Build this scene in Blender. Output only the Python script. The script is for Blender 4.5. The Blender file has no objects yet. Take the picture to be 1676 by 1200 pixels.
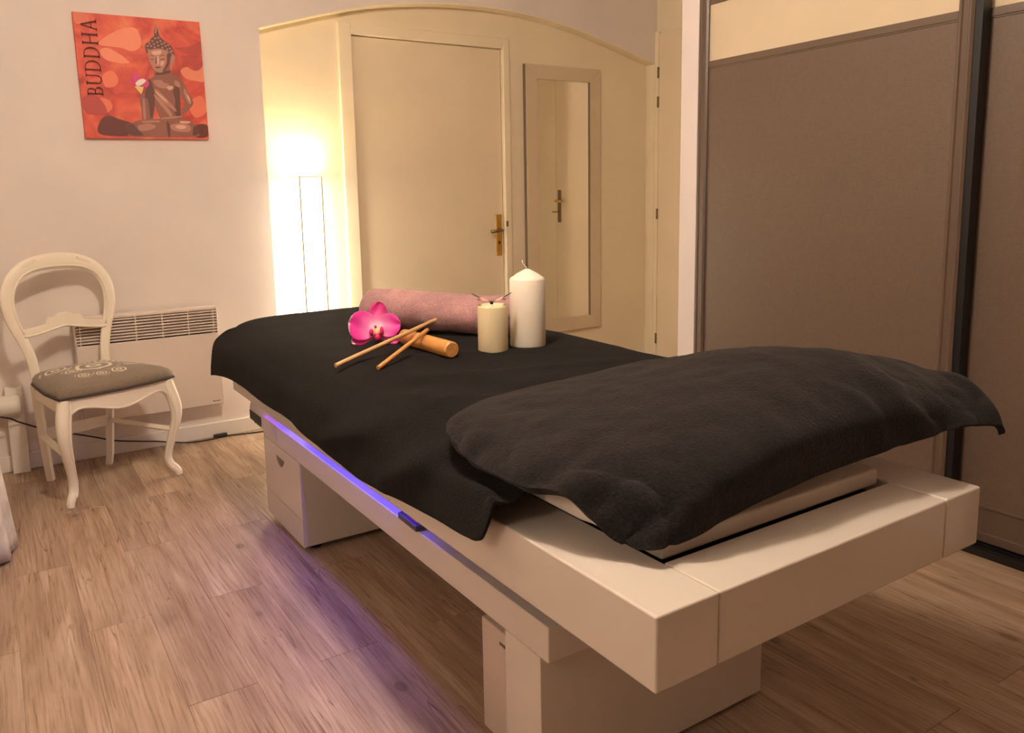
import bpy, bmesh, math, random
import numpy as np
from mathutils import Vector, Matrix, noise as mnoise

random.seed(7)
SC = bpy.context.scene
COL = SC.collection
PI = math.pi

# ------------------------------------------------------------------ camera
cam_d = bpy.data.cameras.new('camera')
cam = bpy.data.objects.new('camera', cam_d)
COL.objects.link(cam)
SC.camera = cam
yaw, pitch, roll = 0.55968, 0.14972, -0.02199
fw = Vector((math.sin(yaw)*math.cos(pitch), math.cos(yaw)*math.cos(pitch), -math.sin(pitch)))
r0 = Vector((math.cos(yaw), -math.sin(yaw), 0))
u0 = r0.cross(fw)
rr = r0*math.cos(roll) + u0*math.sin(roll)
uu = -r0*math.sin(roll) + u0*math.cos(roll)
m = Matrix(((rr.x, uu.x, -fw.x), (rr.y, uu.y, -fw.y), (rr.z, uu.z, -fw.z)))
cam.matrix_world = Matrix.Translation((0, 0, 1.167)) @ m.to_4x4()
cam_d.sensor_width = 36.0
cam_d.lens = 1296.88/1676*36
cam_d.shift_x = (838-798.58)/1676
cam_d.shift_y = (518.47-600)/1676
cam_d.clip_start = 0.02

# ------------------------------------------------------------------ world and exposure
w = bpy.data.worlds.new('world'); SC.world = w
w.use_nodes = True
w.node_tree.nodes['Background'].inputs[0].default_value = (1.0, 0.86, 0.7, 1)
w.node_tree.nodes['Background'].inputs[1].default_value = 0.05
SC.view_settings.view_transform = 'Standard'
SC.view_settings.look = 'None'
SC.view_settings.gamma = 1.0
SC.view_settings.use_curve_mapping = False
SC.view_settings.exposure = 1.42
CEILING_LAMP = 118.0      # strength of the ceiling globe
FILL_LAMP = 7.5          # strength of the unseen lamp added as fill from the left
PAPER_LAMP = 4.2         # strength of the paper floor lamp
LED = 10.0

# ------------------------------------------------------------------ materials
def srgb(r, g, b):
    f = lambda c: ((c/255)/12.92 if c/255 <= 0.04045 else ((c/255+0.055)/1.055)**2.4)
    return (f(r), f(g), f(b), 1)

class NT:
    def __init__(self, name):
        self.m = bpy.data.materials.new(name); self.m.use_nodes = True
        self.t = self.m.node_tree; self.n = self.t.nodes
        self.b = self.n['Principled BSDF']
    def add(self, typ, **kw):
        n = self.n.new(typ)
        for k, v in kw.items(): setattr(n, k, v)
        return n
    def link(self, a, b): self.t.links.new(a, b)
    def ramp(self, fac, stops):
        r = self.add('ShaderNodeValToRGB')
        while len(r.color_ramp.elements) < len(stops): r.color_ramp.elements.new(0.5)
        for e, (p, c) in zip(r.color_ramp.elements, stops): e.position = p; e.color = c
        self.link(fac, r.inputs[0]); return r.outputs[0]
    def coords(self, scale=(1, 1, 1), kind='Object', offset=None):
        tc = self.add('ShaderNodeTexCoord'); mp = self.add('ShaderNodeMapping')
        mp.inputs['Scale'].default_value = scale
        self.link(tc.outputs[kind], mp.inputs[0])
        if offset is not None: self.link(offset, mp.inputs['Location'])
        return mp.outputs[0]
    def noise(self, vec, scale, detail=4, rough=0.55, dist=0.0):
        n = self.add('ShaderNodeTexNoise')
        n.inputs['Scale'].default_value = scale; n.inputs['Detail'].default_value = detail
        n.inputs['Roughness'].default_value = rough; n.inputs['Distortion'].default_value = dist
        if vec is not None: self.link(vec, n.inputs['Vector'])
        return n.outputs['Fac']
    def bump(self, h, strength, dist=0.01, normal=None):
        b = self.add('ShaderNodeBump')
        b.inputs['Strength'].default_value = strength; b.inputs['Distance'].default_value = dist
        self.link(h, b.inputs['Height'])
        if normal is not None: self.link(normal, b.inputs['Normal'])
        return b.outputs[0]
    def mix(self, a, b, fac, mode='MIX'):
        x = self.add('ShaderNodeMix', data_type='RGBA', blend_type=mode)
        for sock, v in ((x.inputs[0], fac), (x.inputs[6], a), (x.inputs[7], b)):
            if hasattr(v, 'is_linked'): self.link(v, sock)
            else: sock.default_value = v
        return x.outputs[2]
    def math(self, op, a, b=None):
        x = self.add('ShaderNodeMath', operation=op)
        for i, v in enumerate((a, b)):
            if v is None: continue
            if hasattr(v, 'is_linked'): self.link(v, x.inputs[i])
            else: x.inputs[i].default_value = v
        return x.outputs[0]
    def col(self, c):
        if hasattr(c, 'is_linked'): self.link(c, self.b.inputs['Base Color'])
        else: self.b.inputs['Base Color'].default_value = c
    def set(self, **kw):
        for k, v in kw.items(): self.b.inputs[k].default_value = v

def paint(name, c, rough=0.6, bump=0.06, scale=90, var=0.04, coat=0.0):
    k = NT(name); v = k.coords()
    n1 = k.noise(v, 2.5, 3)
    dark = tuple(x*(1-var) for x in c[:3]) + (1,)
    lite = tuple(min(1, x*(1+var)) for x in c[:3]) + (1,)
    k.col(k.ramp(n1, [(0.3, dark), (0.7, lite)]))
    k.set(Roughness=rough)
    if coat: k.set(**{'Coat Weight': coat, 'Coat Roughness': 0.08})
    if bump: k.link(k.bump(k.noise(v, scale, 3), bump, 0.004), k.b.inputs['Normal'])
    return k.m

def terry(name, c, scale=420, bump=0.9, sheen=0.35, sheen_tint=(1, .9, .8, 1), lift=0.5):
    k = NT(name); v = k.coords()
    n = k.noise(v, scale, 3, 0.7); big = k.noise(v, 9, 4, 0.6)
    lo = tuple(x*(1-lift) for x in c[:3]) + (1,); hi = tuple(min(1, x*(1+lift)) for x in c[:3]) + (1,)
    base = k.ramp(n, [(0.3, lo), (0.75, hi)])
    k.col(k.mix(base, k.ramp(big, [(0.35, (.75, .75, .75, 1)), (0.7, (1.2, 1.2, 1.2, 1))]), 1.0, 'MULTIPLY'))
    k.set(Roughness=0.95, **{'Sheen Weight': sheen, 'Sheen Roughness': 0.5, 'Sheen Tint': sheen_tint, 'Specular IOR Level': 0.15})
    nb = k.bump(k.noise(v, 60, 3), 0.25, 0.004)
    k.link(k.bump(n, bump, 0.006, nb), k.b.inputs['Normal'])
    return k.m

def plank_mat():
    k = NT('oak_plank')
    oi = k.add('ShaderNodeObjectInfo')
    off = k.add('ShaderNodeCombineXYZ')
    k.link(k.math('MULTIPLY', oi.outputs['Random'], 37.0), off.inputs[0])
    k.link(k.math('MULTIPLY', oi.outputs['Random'], 91.0), off.inputs[1])
    v = k.coords((1, 0.10, 1), offset=off.outputs[0])
    v2 = k.coords((1, 0.03, 1), offset=off.outputs[0])
    v3 = k.coords((1, 0.35, 1), offset=off.outputs[0])
    streak = k.noise(v2, 150, 5, 0.65, 0.2)
    fig = k.noise(v, 14, 5, 0.55, 0.8)
    wv = k.add('ShaderNodeTexWave', wave_type='BANDS', bands_direction='X')
    wv.inputs['Scale'].default_value = 22; wv.inputs['Distortion'].default_value = 14
    wv.inputs['Detail'].default_value = 2; wv.inputs['Detail Scale'].default_value = 0.7
    k.link(v, wv.inputs[0])
    blot = k.noise(v3, 6, 4, 0.6, 0.3)
    base = k.ramp(fig, [(0.28, srgb(146, 119, 97)), (0.5, srgb(174, 147, 123)), (0.75, srgb(194, 170, 147))])
    base = k.mix(base, k.ramp(streak, [(0.34, (0.62, 0.58, 0.54, 1)), (0.50, (1, 1, 1, 1)), (0.8, (1.08, 1.08, 1.07, 1))]), 0.9, 'MULTIPLY')
    base = k.mix(base, k.ramp(wv.outputs['Fac'], [(0.0, (0.74, 0.70, 0.66, 1)), (0.30, (1, 1, 1, 1))]), k.ramp(blot, [(0.45, (.15, .15, .15, 1)), (0.6, (.7, .7, .7, 1))]), 'MULTIPLY')
    base = k.mix(base, k.ramp(blot, [(0.3, (0.78, 0.77, 0.76, 1)), (0.6, (1.04, 1.04, 1.04, 1))]), 0.8, 'MULTIPLY')
    # knots and cracks
    vk = k.coords((4.6, 2.9, 1), offset=off.outputs[0])
    vo = k.add('ShaderNodeTexVoronoi', feature='F1'); vo.inputs['Scale'].default_value = 1.0
    vo.inputs['Randomness'].default_value = 1.0
    k.link(vk, vo.inputs['Vector'])
    base = k.mix(base, k.ramp(vo.outputs['Distance'], [(0.0, (.34, .30, .28, 1)), (0.035, (.56, .52, .50, 1)), (0.052, (.42, .38, .35, 1)), (0.085, (.86, .85, .84, 1)), (0.17, (1, 1, 1, 1))]),
                 0.8, 'MULTIPLY')
    crack = k.noise(k.coords((1, 0.035, 1), offset=off.outputs[0]), 26, 2, 0.5, 1.2)
    base = k.mix(base, k.ramp(crack, [(0.485, (1, 1, 1, 1)), (0.4985, (0.38, 0.33, 0.29, 1)), (0.512, (1, 1, 1, 1))]),
                 k.ramp(blot, [(0.44, (0, 0, 0, 1)), (0.54, (.9, .9, .9, 1))]), 'MULTIPLY')
    tone = k.ramp(oi.outputs['Random'], [(0, (0.93, 0.93, 0.94, 1)), (1, (1.06, 1.05, 1.03, 1))])
    k.col(k.mix(base, tone, 1.0, 'MULTIPLY'))
    k.set(Roughness=0.5, **{'Specular IOR Level': 0.35})
    k.link(k.bump(streak, 0.12, 0.002), k.b.inputs['Normal'])
    return k.m

def linen_mat(name, c):
    k = NT(name)
    a = k.noise(k.coords((1, 60, 900)), 1, 2)      # horizontal threads
    b = k.noise(k.coords((1, 900, 60)), 1, 2)
    h = k.math('ADD', a, b)
    lo = tuple(x*0.86 for x in c[:3]) + (1,); hi = tuple(x*1.14 for x in c[:3]) + (1,)
    k.col(k.ramp(k.math('MULTIPLY', h, 0.5), [(0.38, lo), (0.62, hi)]))
    k.set(Roughness=0.42, **{'Specular IOR Level': 0.45})
    k.link(k.bump(h, 0.05, 0.001), k.b.inputs['Normal'])
    return k.m

def metal(name, c, rough=0.3):
    k = NT(name); n = k.noise(k.coords(), 60, 3)
    k.col(k.ramp(n, [(0.3, tuple(x*.85 for x in c[:3])+(1,)), (0.7, c)]))
    k.set(Roughness=rough, Metallic=1.0); return k.m

def emit(name, c, s):
    k = NT(name)
    n = k.noise(k.coords(), 40, 2)
    k.col(c); k.set(Roughness=0.6, **{'Emission Color': c, 'Emission Strength': s})
    k.link(k.bump(n, 0.05, 0.002), k.b.inputs['Normal'])
    return k.m

def wax(name, c):
    k = NT(name); v = k.coords(); n = k.noise(v, 14, 3)
    k.col(k.ramp(n, [(0.3, tuple(x*.95 for x in c[:3])+(1,)), (0.7, c)]))
    k.set(Roughness=0.45, **{'Subsurface Weight': 0.35, 'Subsurface Scale': 0.03, 'Subsurface Radius': (1, .6, .35)})
    k.link(k.bump(k.noise(v, 50, 2), 0.05, 0.003), k.b.inputs['Normal'])
    return k.m

def bamboo(name, c):
    k = NT(name)
    n = k.noise(k.coords((60, 60, 4)), 1.5, 4); b = k.noise(k.coords(), 20, 3)
    x = k.ramp(n, [(0.3, tuple(v*.72 for v in c[:3])+(1,)), (0.7, c)])
    k.col(k.mix(x, k.ramp(b, [(0.3, (.85, .8, .75, 1)), (0.6, (1, 1, 1, 1))]), 0.6, 'MULTIPLY'))
    k.set(Roughness=0.4); return k.m

M = {}
M['wall'] = paint('wall_paint', srgb(231, 219, 209), 0.75, 0.10, 130)
M['taupe'] = paint('taupe_wall_paint', srgb(132, 110, 94), 0.75, 0.1, 130)  # for the unseen front wall, kept dark to cut bounced light
M['ceil'] = paint('ceiling_paint', srgb(225, 215, 205), 0.8, 0.05)
M['niche'] = paint('cream_paint', srgb(238, 222, 190), 0.55, 0.05)
M['door'] = paint('cream_gloss', srgb(234, 216, 184), 0.42, 0.03, 60)
M['trim'] = paint('white_trim', srgb(232, 224, 212), 0.45, 0.03)
M['post'] = paint('lilac_white', srgb(228, 216, 212), 0.6, 0.05)
M['plank'] = plank_mat()
M['subfloor'] = paint('subfloor', srgb(50, 36, 28), 0.9, 0.1)
M['linen'] = linen_mat('brown_linen', srgb(106, 88, 74))
M['stile'] = paint('taupe_metal', srgb(98, 80, 66), 0.38, 0.02, 200, 0.06)
M['rail'] = paint('taupe_rail', srgb(104, 86, 70), 0.4, 0.02, 200, 0.06)
M['creamglass'] = paint('cream_glass', srgb(212, 194, 164), 0.18, 0.0)
M['black'] = paint('black_plastic', srgb(18, 16, 15), 0.45, 0.02)
M['track'] = paint('track_black', srgb(22, 20, 20), 0.35, 0.02)
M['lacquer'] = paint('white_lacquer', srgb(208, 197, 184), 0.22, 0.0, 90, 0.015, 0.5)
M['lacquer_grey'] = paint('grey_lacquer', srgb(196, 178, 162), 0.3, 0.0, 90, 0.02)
M['pad'] = paint('white_vinyl', srgb(220, 208, 196), 0.5, 0.08, 60)
M['sheet'] = terry('black_terry', (0.0060, 0.0048, 0.0045, 1), 210, 1.0, 0.035, lift=0.7)
M['blanket'] = terry('charcoal_fleece', (0.0140, 0.0112, 0.0110, 1), 170, 0.6, 0.08)
M['mauve'] = terry('mauve_terry', srgb(196, 148, 146), 220, 1.0, 0.3, (1, .85, .8, 1), 0.28)
M['whitecloth'] = terry('white_cotton', srgb(228, 218, 206), 500, 0.3, 0.1, (1, 1, 1, 1), 0.05)
M['chairpaint'] = paint('ivory_chair_paint', srgb(242, 230, 208), 0.42, 0.05, 70)
M['seatfab'] = None
M['welt'] = paint('seat_welt', srgb(72, 62, 52), 0.8, 0.2, 300)
M['radiator'] = paint('radiator_white', srgb(228, 212, 198), 0.4, 0.0)
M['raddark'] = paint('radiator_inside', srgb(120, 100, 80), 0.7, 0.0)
M['brass'] = metal('brass', srgb(222, 180, 96), 0.32)
M['steel'] = metal('aged_steel', srgb(150, 130, 100), 0.35)
M['mirrorframe'] = paint('greige_frame', srgb(212, 192, 160), 0.4, 0.03)
def mirror_mat():
    k = NT('mirror_silver'); lw = k.add('ShaderNodeLayerWeight')
    k.col(k.mix((0.88, 0.87, 0.80, 1), (0.95, 0.94, 0.90, 1), lw.outputs['Facing'])); k.set(Metallic=1.0, Roughness=0.0)
    return k.m
M['mirrorglass'] = mirror_mat()
M['wax_white'] = wax('white_wax', srgb(244, 232, 214))
M['wax_cream'] = wax('cream_wax', srgb(230, 212, 172))
M['wick'] = paint('wick', srgb(238, 226, 208), 0.9, 0.2, 300)
M['bamboo'] = bamboo('bamboo_thick', srgb(224, 158, 84))
M['bamboo_light'] = bamboo('bamboo_thin', srgb(226, 178, 120))
M['paperlamp'] = emit('lamp_paper', (1.0, 0.90, 0.74, 1), PAPER_LAMP)
M['lampwood'] = paint('lamp_frame_wood', srgb(206, 176, 122), 0.5, 0.05)
M['globe'] = emit('opal_globe', (1.0, 0.85, 0.70, 1), CEILING_LAMP)
M['fill_globe'] = emit('fill_lamp_shade', (1.0, 0.85, 0.72, 1), FILL_LAMP)
M['led'] = emit('violet_led', (0.11, 0.075, 1.0, 1), LED)
M['ledpink'] = emit('purple_led', (0.33, 0.05, 1.0, 1), LED*0.6)
M['cable'] = paint('cable_rubber', srgb(34, 26, 20), 0.5, 0.0)
M['lettering'] = paint('print_dark', srgb(92, 40, 30), 0.7, 0.0)
M['logo'] = paint('logo_dark', srgb(48, 36, 28), 0.6, 0.0)
M['red_led'] = emit('red_display', (1.0, 0.03, 0.06, 1), 1.5)
M['remote'] = paint('remote_plastic', srgb(70, 66, 80), 0.4, 0.0)

# ------------------------------------------------------------------ mesh helpers
class MB:
    def __init__(self): self.v = []; self.f = []
    def box(self, x0, x1, y0, y1, z0, z1):
        i = len(self.v)
        self.v += [(x0, y0, z0), (x1, y0, z0), (x1, y1, z0), (x0, y1, z0), (x0, y0, z1), (x1, y0, z1), (x1, y1, z1), (x0, y1, z1)]
        self.f += [(i, i+3, i+2, i+1), (i+4, i+5, i+6, i+7), (i, i+1, i+5, i+4), (i+1, i+2, i+6, i+5), (i+2, i+3, i+7, i+6), (i+3, i, i+4, i+7)]
        return self
    def prism(self, poly, axis, a, b):
        """extrude a 2D outline along an axis ('x': (y,z), 'y': (x,z), 'z': (x,y))"""
        n = len(poly); i = len(self.v)
        mk = {'x': lambda p, t: (t, p[0], p[1]), 'y': lambda p, t: (p[0], t, p[1]), 'z': lambda p, t: (p[0], p[1], t)}[axis]
        self.v += [mk(p, a) for p in poly] + [mk(p, b) for p in poly]
        self.f.append(tuple(range(i, i+n))); self.f.append(tuple(range(i+2*n-1, i+n-1, -1)))
        for k in range(n): self.f.append((i+k, i+n+k, i+n+(k+1) % n, i+(k+1) % n))
        return self
    def tube(self, pts, rad, seg=10, squash=None, cap=True):
        """swept tube; rad: number or list; squash: list of (a,b) half-axes instead of a radius"""
        P = [Vector(p) for p in pts]; n = len(P); i0 = len(self.v)
        T = []
        for k in range(n):
            d = P[min(k+1, n-1)] - P[max(k-1, 0)]
            T.append(d.normalized() if d.length > 1e-9 else Vector((0, 0, 1)))
        ref = Vector((0, 1, 0)) if abs(T[0].y) < 0.9 else Vector((1, 0, 0))
        nrm = (ref - T[0]*ref.dot(T[0])).normalized()
        for k in range(n):
            nrm = (nrm - T[k]*nrm.dot(T[k])).normalized(); bi = T[k].cross(nrm)
            if squash: ra, rb = squash[k] if isinstance(squash, list) else squash
            else: ra = rb = rad[k] if isinstance(rad, (list, tuple)) else rad
            for s in range(seg):
                a = 2*PI*s/seg
                self.v.append(tuple(P[k] + nrm*math.cos(a)*ra + bi*math.sin(a)*rb))
        for k in range(n-1):
            for s in range(seg):
                a = i0+k*seg+s; b = i0+k*seg+(s+1) % seg
                self.f.append((a, b, b+seg, a+seg))
        if cap:
            self.f.append(tuple(range(i0+seg-1, i0-1, -1)))
            self.f.append(tuple(range(i0+(n-1)*seg, i0+n*seg)))
        return self
    def lathe(self, prof, c=(0, 0, 0), seg=40):
        i0 = len(self.v); n = len(prof)
        for r, z in prof:
            for s in range(seg):
                a = 2*PI*s/seg
                self.v.append((c[0]+r*math.cos(a), c[1]+r*math.sin(a), c[2]+z))
        for k in range(n-1):
            for s in range(seg):
                a = i0+k*seg+s; b = i0+k*seg+(s+1) % seg
                self.f.append((a, b, b+seg, a+seg))
        self.f.append(tuple(range(i0+seg-1, i0-1, -1)))
        self.f.append(tuple(range(i0+(n-1)*seg, i0+n*seg)))
        return self
    def grid(self, A, thick=0.0):
        """A: numpy (r,c,3)"""
        i0 = len(self.v); R, Cn, _ = A.shape
        self.v += [tuple(map(float, p)) for p in A.reshape(-1, 3)]
        for a in range(R-1):
            for b in range(Cn-1):
                k = i0+a*Cn+b
                self.f.append((k, k+1, k+Cn+1, k+Cn))
        return self
    def build(self, name, mat, parent=None, smooth=False, bevel=0.0, segs=2, fix=True):
        me = bpy.data.meshes.new(name)
        me.from_pydata(self.v, [], self.f); me.update()
        if fix:
            bm = bmesh.new(); bm.from_mesh(me)
            bmesh.ops.recalc_face_normals(bm, faces=bm.faces); bm.to_mesh(me); bm.free()
        me.materials.append(M[mat] if isinstance(mat, str) else mat)
        if smooth:
            for p in me.polygons: p.use_smooth = True
        o = bpy.data.objects.new(name, me); COL.objects.link(o)
        if bevel:
            md = o.modifiers.new('bevel', 'BEVEL'); md.width = bevel; md.segments = segs
            md.limit_method = 'ANGLE'; md.angle_limit = math.radians(40); md.harden_normals = False
            for p in me.polygons: p.use_smooth = True
            es = o.modifiers.new('wn', 'WEIGHTED_NORMAL'); es.keep_sharp = False
        if parent is not None:
            o.parent = parent
            if parent.type != 'EMPTY' and parent.matrix_world != Matrix.Identity(4):
                pass
        return o

def box(name, mat, x0, x1, y0, y1, z0, z1, parent=None, bevel=0.003):
    return MB().box(x0, x1, y0, y1, z0, z1).build(name, mat, parent, bevel=bevel)

def thing(name, label, cat, loc=(0, 0, 0), rz=0.0, group=None):
    o = bpy.data.objects.new(name, None); COL.objects.link(o)
    o.empty_display_size = 0.05
    o.location = loc; o.rotation_euler = (0, 0, rz)
    return tag(o, label, cat, group)

def tag(o, label, cat, group=None):
    o['label'] = label; o['category'] = cat
    if group: o['group'] = group
    return o

def struct(o):
    o['kind'] = 'structure'; return o

def rounded(x0, x1, z0, z1, r, n=6):
    pts = []
    for cx, cz, a0 in ((x1-r, z0+r, -PI/2), (x1-r, z1-r, 0), (x0+r, z1-r, PI/2), (x0+r, z0+r, PI)):
        for k in range(n+1):
            a = a0+PI/2*k/n
            pts.append((cx+r*math.cos(a), cz+r*math.sin(a)))
    return pts

def catmull(P, t):
    """P: (n,3) array, t in [0,n-1]; centripetal-free Catmull-Rom"""
    n = len(P); i = min(int(t), n-2); f = t-i
    p1 = P[i]; p2 = P[i+1]
    p0 = P[i-1] if i > 0 else 2*p1-p2
    p3 = P[i+2] if i+2 < n else 2*p2-p1
    return 0.5*((2*p1)+(-p0+p2)*f+(2*p0-5*p1+4*p2-p3)*f*f+(-p0+3*p1-3*p2+p3)*f**3)

def patch(ctrl, nu, nv):
    """ctrl (R,C,3) -> smooth (nu,nv,3)"""
    ctrl = np.array(ctrl, float); R, Cn, _ = ctrl.shape
    mid = np.zeros((R, nv, 3))
    for r in range(R):
        for j in range(nv): mid[r, j] = catmull(ctrl[r], j*(Cn-1)/(nv-1))
    out = np.zeros((nu, nv, 3))
    for j in range(nv):
        for i in range(nu): out[i, j] = catmull(mid[:, j], i*(R-1)/(nu-1))
    return out

def fbm(x, y, z=0.0, s=1.0, o=4):
    return mnoise.fractal(Vector((x*s, y*s, z*s)), 1.0, 2.0, o)

# ------------------------------------------------------------------ room shell
YW, YN, CEIL = 4.03, 4.11, 2.60
XL, XR, YB = -1.35, 3.90, -1.30
floor = struct(box('floor', 'subfloor', XL-0.1, XR+0.6, YB-0.1, YN+0.1, -0.05, -0.012, bevel=0))
PW, PL = 0.163, 1.0
plank_meshes = {}
def plank(x0, x1, y0, y1):
    key = (round(x1-x0, 3), round(y1-y0, 3))
    if key not in plank_meshes:
        hx, hy = (x1-x0)/2-0.0002, (y1-y0)/2-0.0007
        mb = MB().box(-hx, hx, -hy, hy, -0.012, 0.0)
        o = mb.build('plank', 'plank', None, bevel=0)
        bm = bmesh.new(); bm.from_mesh(o.data)
        es = [e for e in bm.edges if all(v.co.z > -0.001 for v in e.verts)]
        bmesh.ops.bevel(bm, geom=es, offset=0.0007, segments=1, affect='EDGES')
        bm.to_mesh(o.data); bm.free()
        plank_meshes[key] = o.data
    else:
        o = bpy.data.objects.new('plank', plank_meshes[key]); COL.objects.link(o)
    o.location = ((x0+x1)/2, (y0+y1)/2, 0); o.parent = floor
k0 = -10
for k in range(k0, 25):
    x0 = 0.293+PW*k; x1 = x0+PW
    if x0 > XR: break
    x0c, x1c = max(x0, XL), min(x1, XR)
    y = -1.17+(0.0 if k % 2 == 0 else 0.5) - 1.0
    while y < YN:
        a, b = max(y, YB), min(y+PL, YN)
        if b-a > 0.03 and not (x0c > 2.70 and b < 2.4): plank(x0c, x1c, a, b)
        y += PL

struct(box('ceiling', 'ceil', XL-0.1, XR+0.6, YB-0.1, YN+0.2, CEIL, CEIL+0.08, bevel=0))
struct(box('wall_left', 'wall', XL-0.1, XL, YB-0.1, YN+0.1, 0, CEIL, bevel=0))
struct(box('wall_front', 'taupe', XL, XR+0.6, YB-0.1, YB, 0, CEIL, bevel=0))
struct(box('wall_right', 'niche', XR, XR+0.1, 2.42, YN+0.12, 0, CEIL, bevel=0))
struct(box('wall_partition', 'post', 2.58, XR, 2.422, 2.517, 0, CEIL, bevel=0.002))
struct(box('wall_filler', 'wall', 2.60, 2.70, YB, 0.20, 0, CEIL, bevel=0.002))

# back wall with the arched recess cut out of it
AX0, AX1 = 1.231, 3.884
arch_pts = [(1.231, 2.017), (1.41, 2.071), (1.64, 2.135), (1.883, 2.190), (2.20, 2.232), (2.55, 2.249), (2.90, 2.232), (3.25, 2.178), (3.55, 2.108), (3.884, 2.022)]
arch = []
A = np.array([(p[0], p[1], 0) for p in arch_pts])
for j in range(41):
    q = catmull(A, j*(len(A)-1)/40); arch.append((float(q[0]), float(q[1])))
wb = MB()
wb.box(XL, AX0, YW, YN+0.1, 0, CEIL)
i = len(wb.v)
for (x, z) in arch:
    wb.v += [(x, YW, z), (x, YW, CEIL), (x, YN, z)]
for j in range(len(arch)-1):
    a = i+3*j; b = a+3
    wb.f += [(a, b, b+1, a+1), (a, a+2, b+2, b)]
wb.box(AX1, XR, YW, YN+0.1, 0, CEIL)
wall_back = struct(wb.build('wall_back', 'wall', fix=False))
# lining of the recess: cream strip that follows the arch and the right cheek
lin = MB()
n = len(arch); t = 0.004
for j in range(n-1):
    (xa, za), (xb, zb) = arch[j], arch[j+1]
    i = len(lin.v)
    lin.v += [(xa, YW-0.003, za+0.002), (xb, YW-0.003, zb+0.002), (xb, YN, zb+0.002), (xa, YN, za+0.002),
              (xa, YW-0.003, za-t), (xb, YW-0.003, zb-t), (xb, YN, zb-t), (xa, YN, za-t)]
    lin.f += [(i, i+1, i+2, i+3), (i+4, i+7, i+6, i+5), (i, i+4, i+5, i+1), (i+1, i+5, i+6, i+2), (i+2, i+6, i+7, i+3), (i+3, i+7, i+4, i)]
lin.box(AX1-0.004, AX1+0.004, YW-0.003, YN, 0, 2.02)
lin.box(AX0-0.002, AX0+0.003, YW+0.002, YN, 0, 2.015)
struct(lin.build('trim_1', 'niche'))
# recess back wall around the door opening
DX0, DX1, DZ = 1.745, 2.712, 2.042
nb = MB().box(AX0-0.01, DX0-0.06, YN, YN+0.1, 0, 2.30).box(DX1+0.04, XR, YN, YN+0.1, 0, 2.30).box(DX0-0.06, DX1+0.04, YN, YN+0.1, DZ+0.05, 2.30)
struct(nb.build('wall_recess', 'niche'))

bb = struct(box('baseboard_back', 'trim', XL, AX0, YW-0.016, YW, 0, 0.0745, bevel=0.004))
struct(box('baseboard_recess', 'trim', AX0+0.005, DX0-0.07, YN-0.014, YN, 0, 0.0745, bevel=0.004))
struct(box('baseboard_right', 'trim', DX1+0.05, AX1-0.005, YN-0.014, YN, 0, 0.0745, bevel=0.004))

# door 1 (in the recess)
d1 = bpy.data.objects.new('door_1', None); COL.objects.link(d1); struct(d1)
fr = MB().box(DX0-0.075, DX0, YN-0.018, YN+0.06, 0, DZ+0.058).box(DX1, DX1+0.045, YN-0.018, YN+0.06, 0, DZ+0.058).box(DX0, DX1, YN-0.018, YN+0.06, DZ, DZ+0.058)
fr.build('door_frame', 'niche', d1, bevel=0.004)
leaf = box('door_leaf', 'door', DX0+0.002, DX1-0.004, YN+0.012, YN+0.05, 0.006, DZ-0.003, d1, 0.003)
pl = MB().box(2.653, 2.694, YN+0.004, YN+0.012, 0.808, 1.061).build('handle_plate', 'brass', leaf, bevel=0.002)
lv = MB().tube([(2.674, YN+0.006, 0.965), (2.674, YN-0.028, 0.965), (2.668, YN-0.042, 0.965), (2.64, YN-0.048, 0.963), (2.585, YN-0.048, 0.960)],
               [0.011, 0.009, 0.009, 0.010, 0.011], 12).build('door_handle', 'steel', leaf, smooth=True)
MB().box(2.669, 2.678, YN+0.001, YN+0.006, 0.880, 0.898).build('keyhole', 'black', leaf)
MB().tube([(2.674, YN+0.005, 1.04), (2.674, YN+0.002, 1.04)], 0.004, 8).tube([(2.674, YN+0.005, 0.83), (2.674, YN+0.002, 0.83)], 0.004, 8).build('plate_screws', 'brass', leaf)
MB().box(2.7125, 2.728, YN-0.0195, YN-0.016, 0.985, 1.02).build('strike_plate', 'steel', d1, bevel=0.001)

# door 2 on the right wall (seen in the mirror, and edge-on beside the post)
d2 = bpy.data.objects.new('door_2', None); COL.objects.link(d2); struct(d2)
leaf2 = box('door_leaf', 'door', XR-0.022, XR-0.002, 3.055, 3.985, 0.006, 2.208, d2, 0.002)
cs = MB().box(XR-0.018, XR, 2.955, 3.048, 0, 2.225).box(XR-0.018, XR, 3.992, YW, 0, 2.225)
cs.build('door_frame', 'niche', d2, bevel=0.002)
for z in (1.96, 1.77, 1.03, 0.17):
    MB().tube([(XR-0.026, 3.988, z-0.035), (XR-0.026, 3.988, z+0.035)], 0.007, 10).build('hinge', 'steel', d2, smooth=True)
MB().box(XR-0.030, XR-0.022, 3.082, 3.118, 0.956, 1.211).build('handle_plate', 'steel', leaf2, bevel=0.002)
MB().tube([(XR-0.028, 3.10, 1.124), (XR-0.062, 3.10, 1.124), (XR-0.075, 3.112, 1.124), (XR-0.078, 3.20, 1.122)], 0.010, 10).build('door_handle', 'brass', leaf2, smooth=True)
MB().tube([(XR-0.028, 3.10, 1.04), (XR-0.066, 3.10, 1.04)], 0.004, 8).box(XR-0.092, XR-0.066, 3.088, 3.112, 1.036, 1.044).build('key', 'steel', leaf2)

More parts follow.
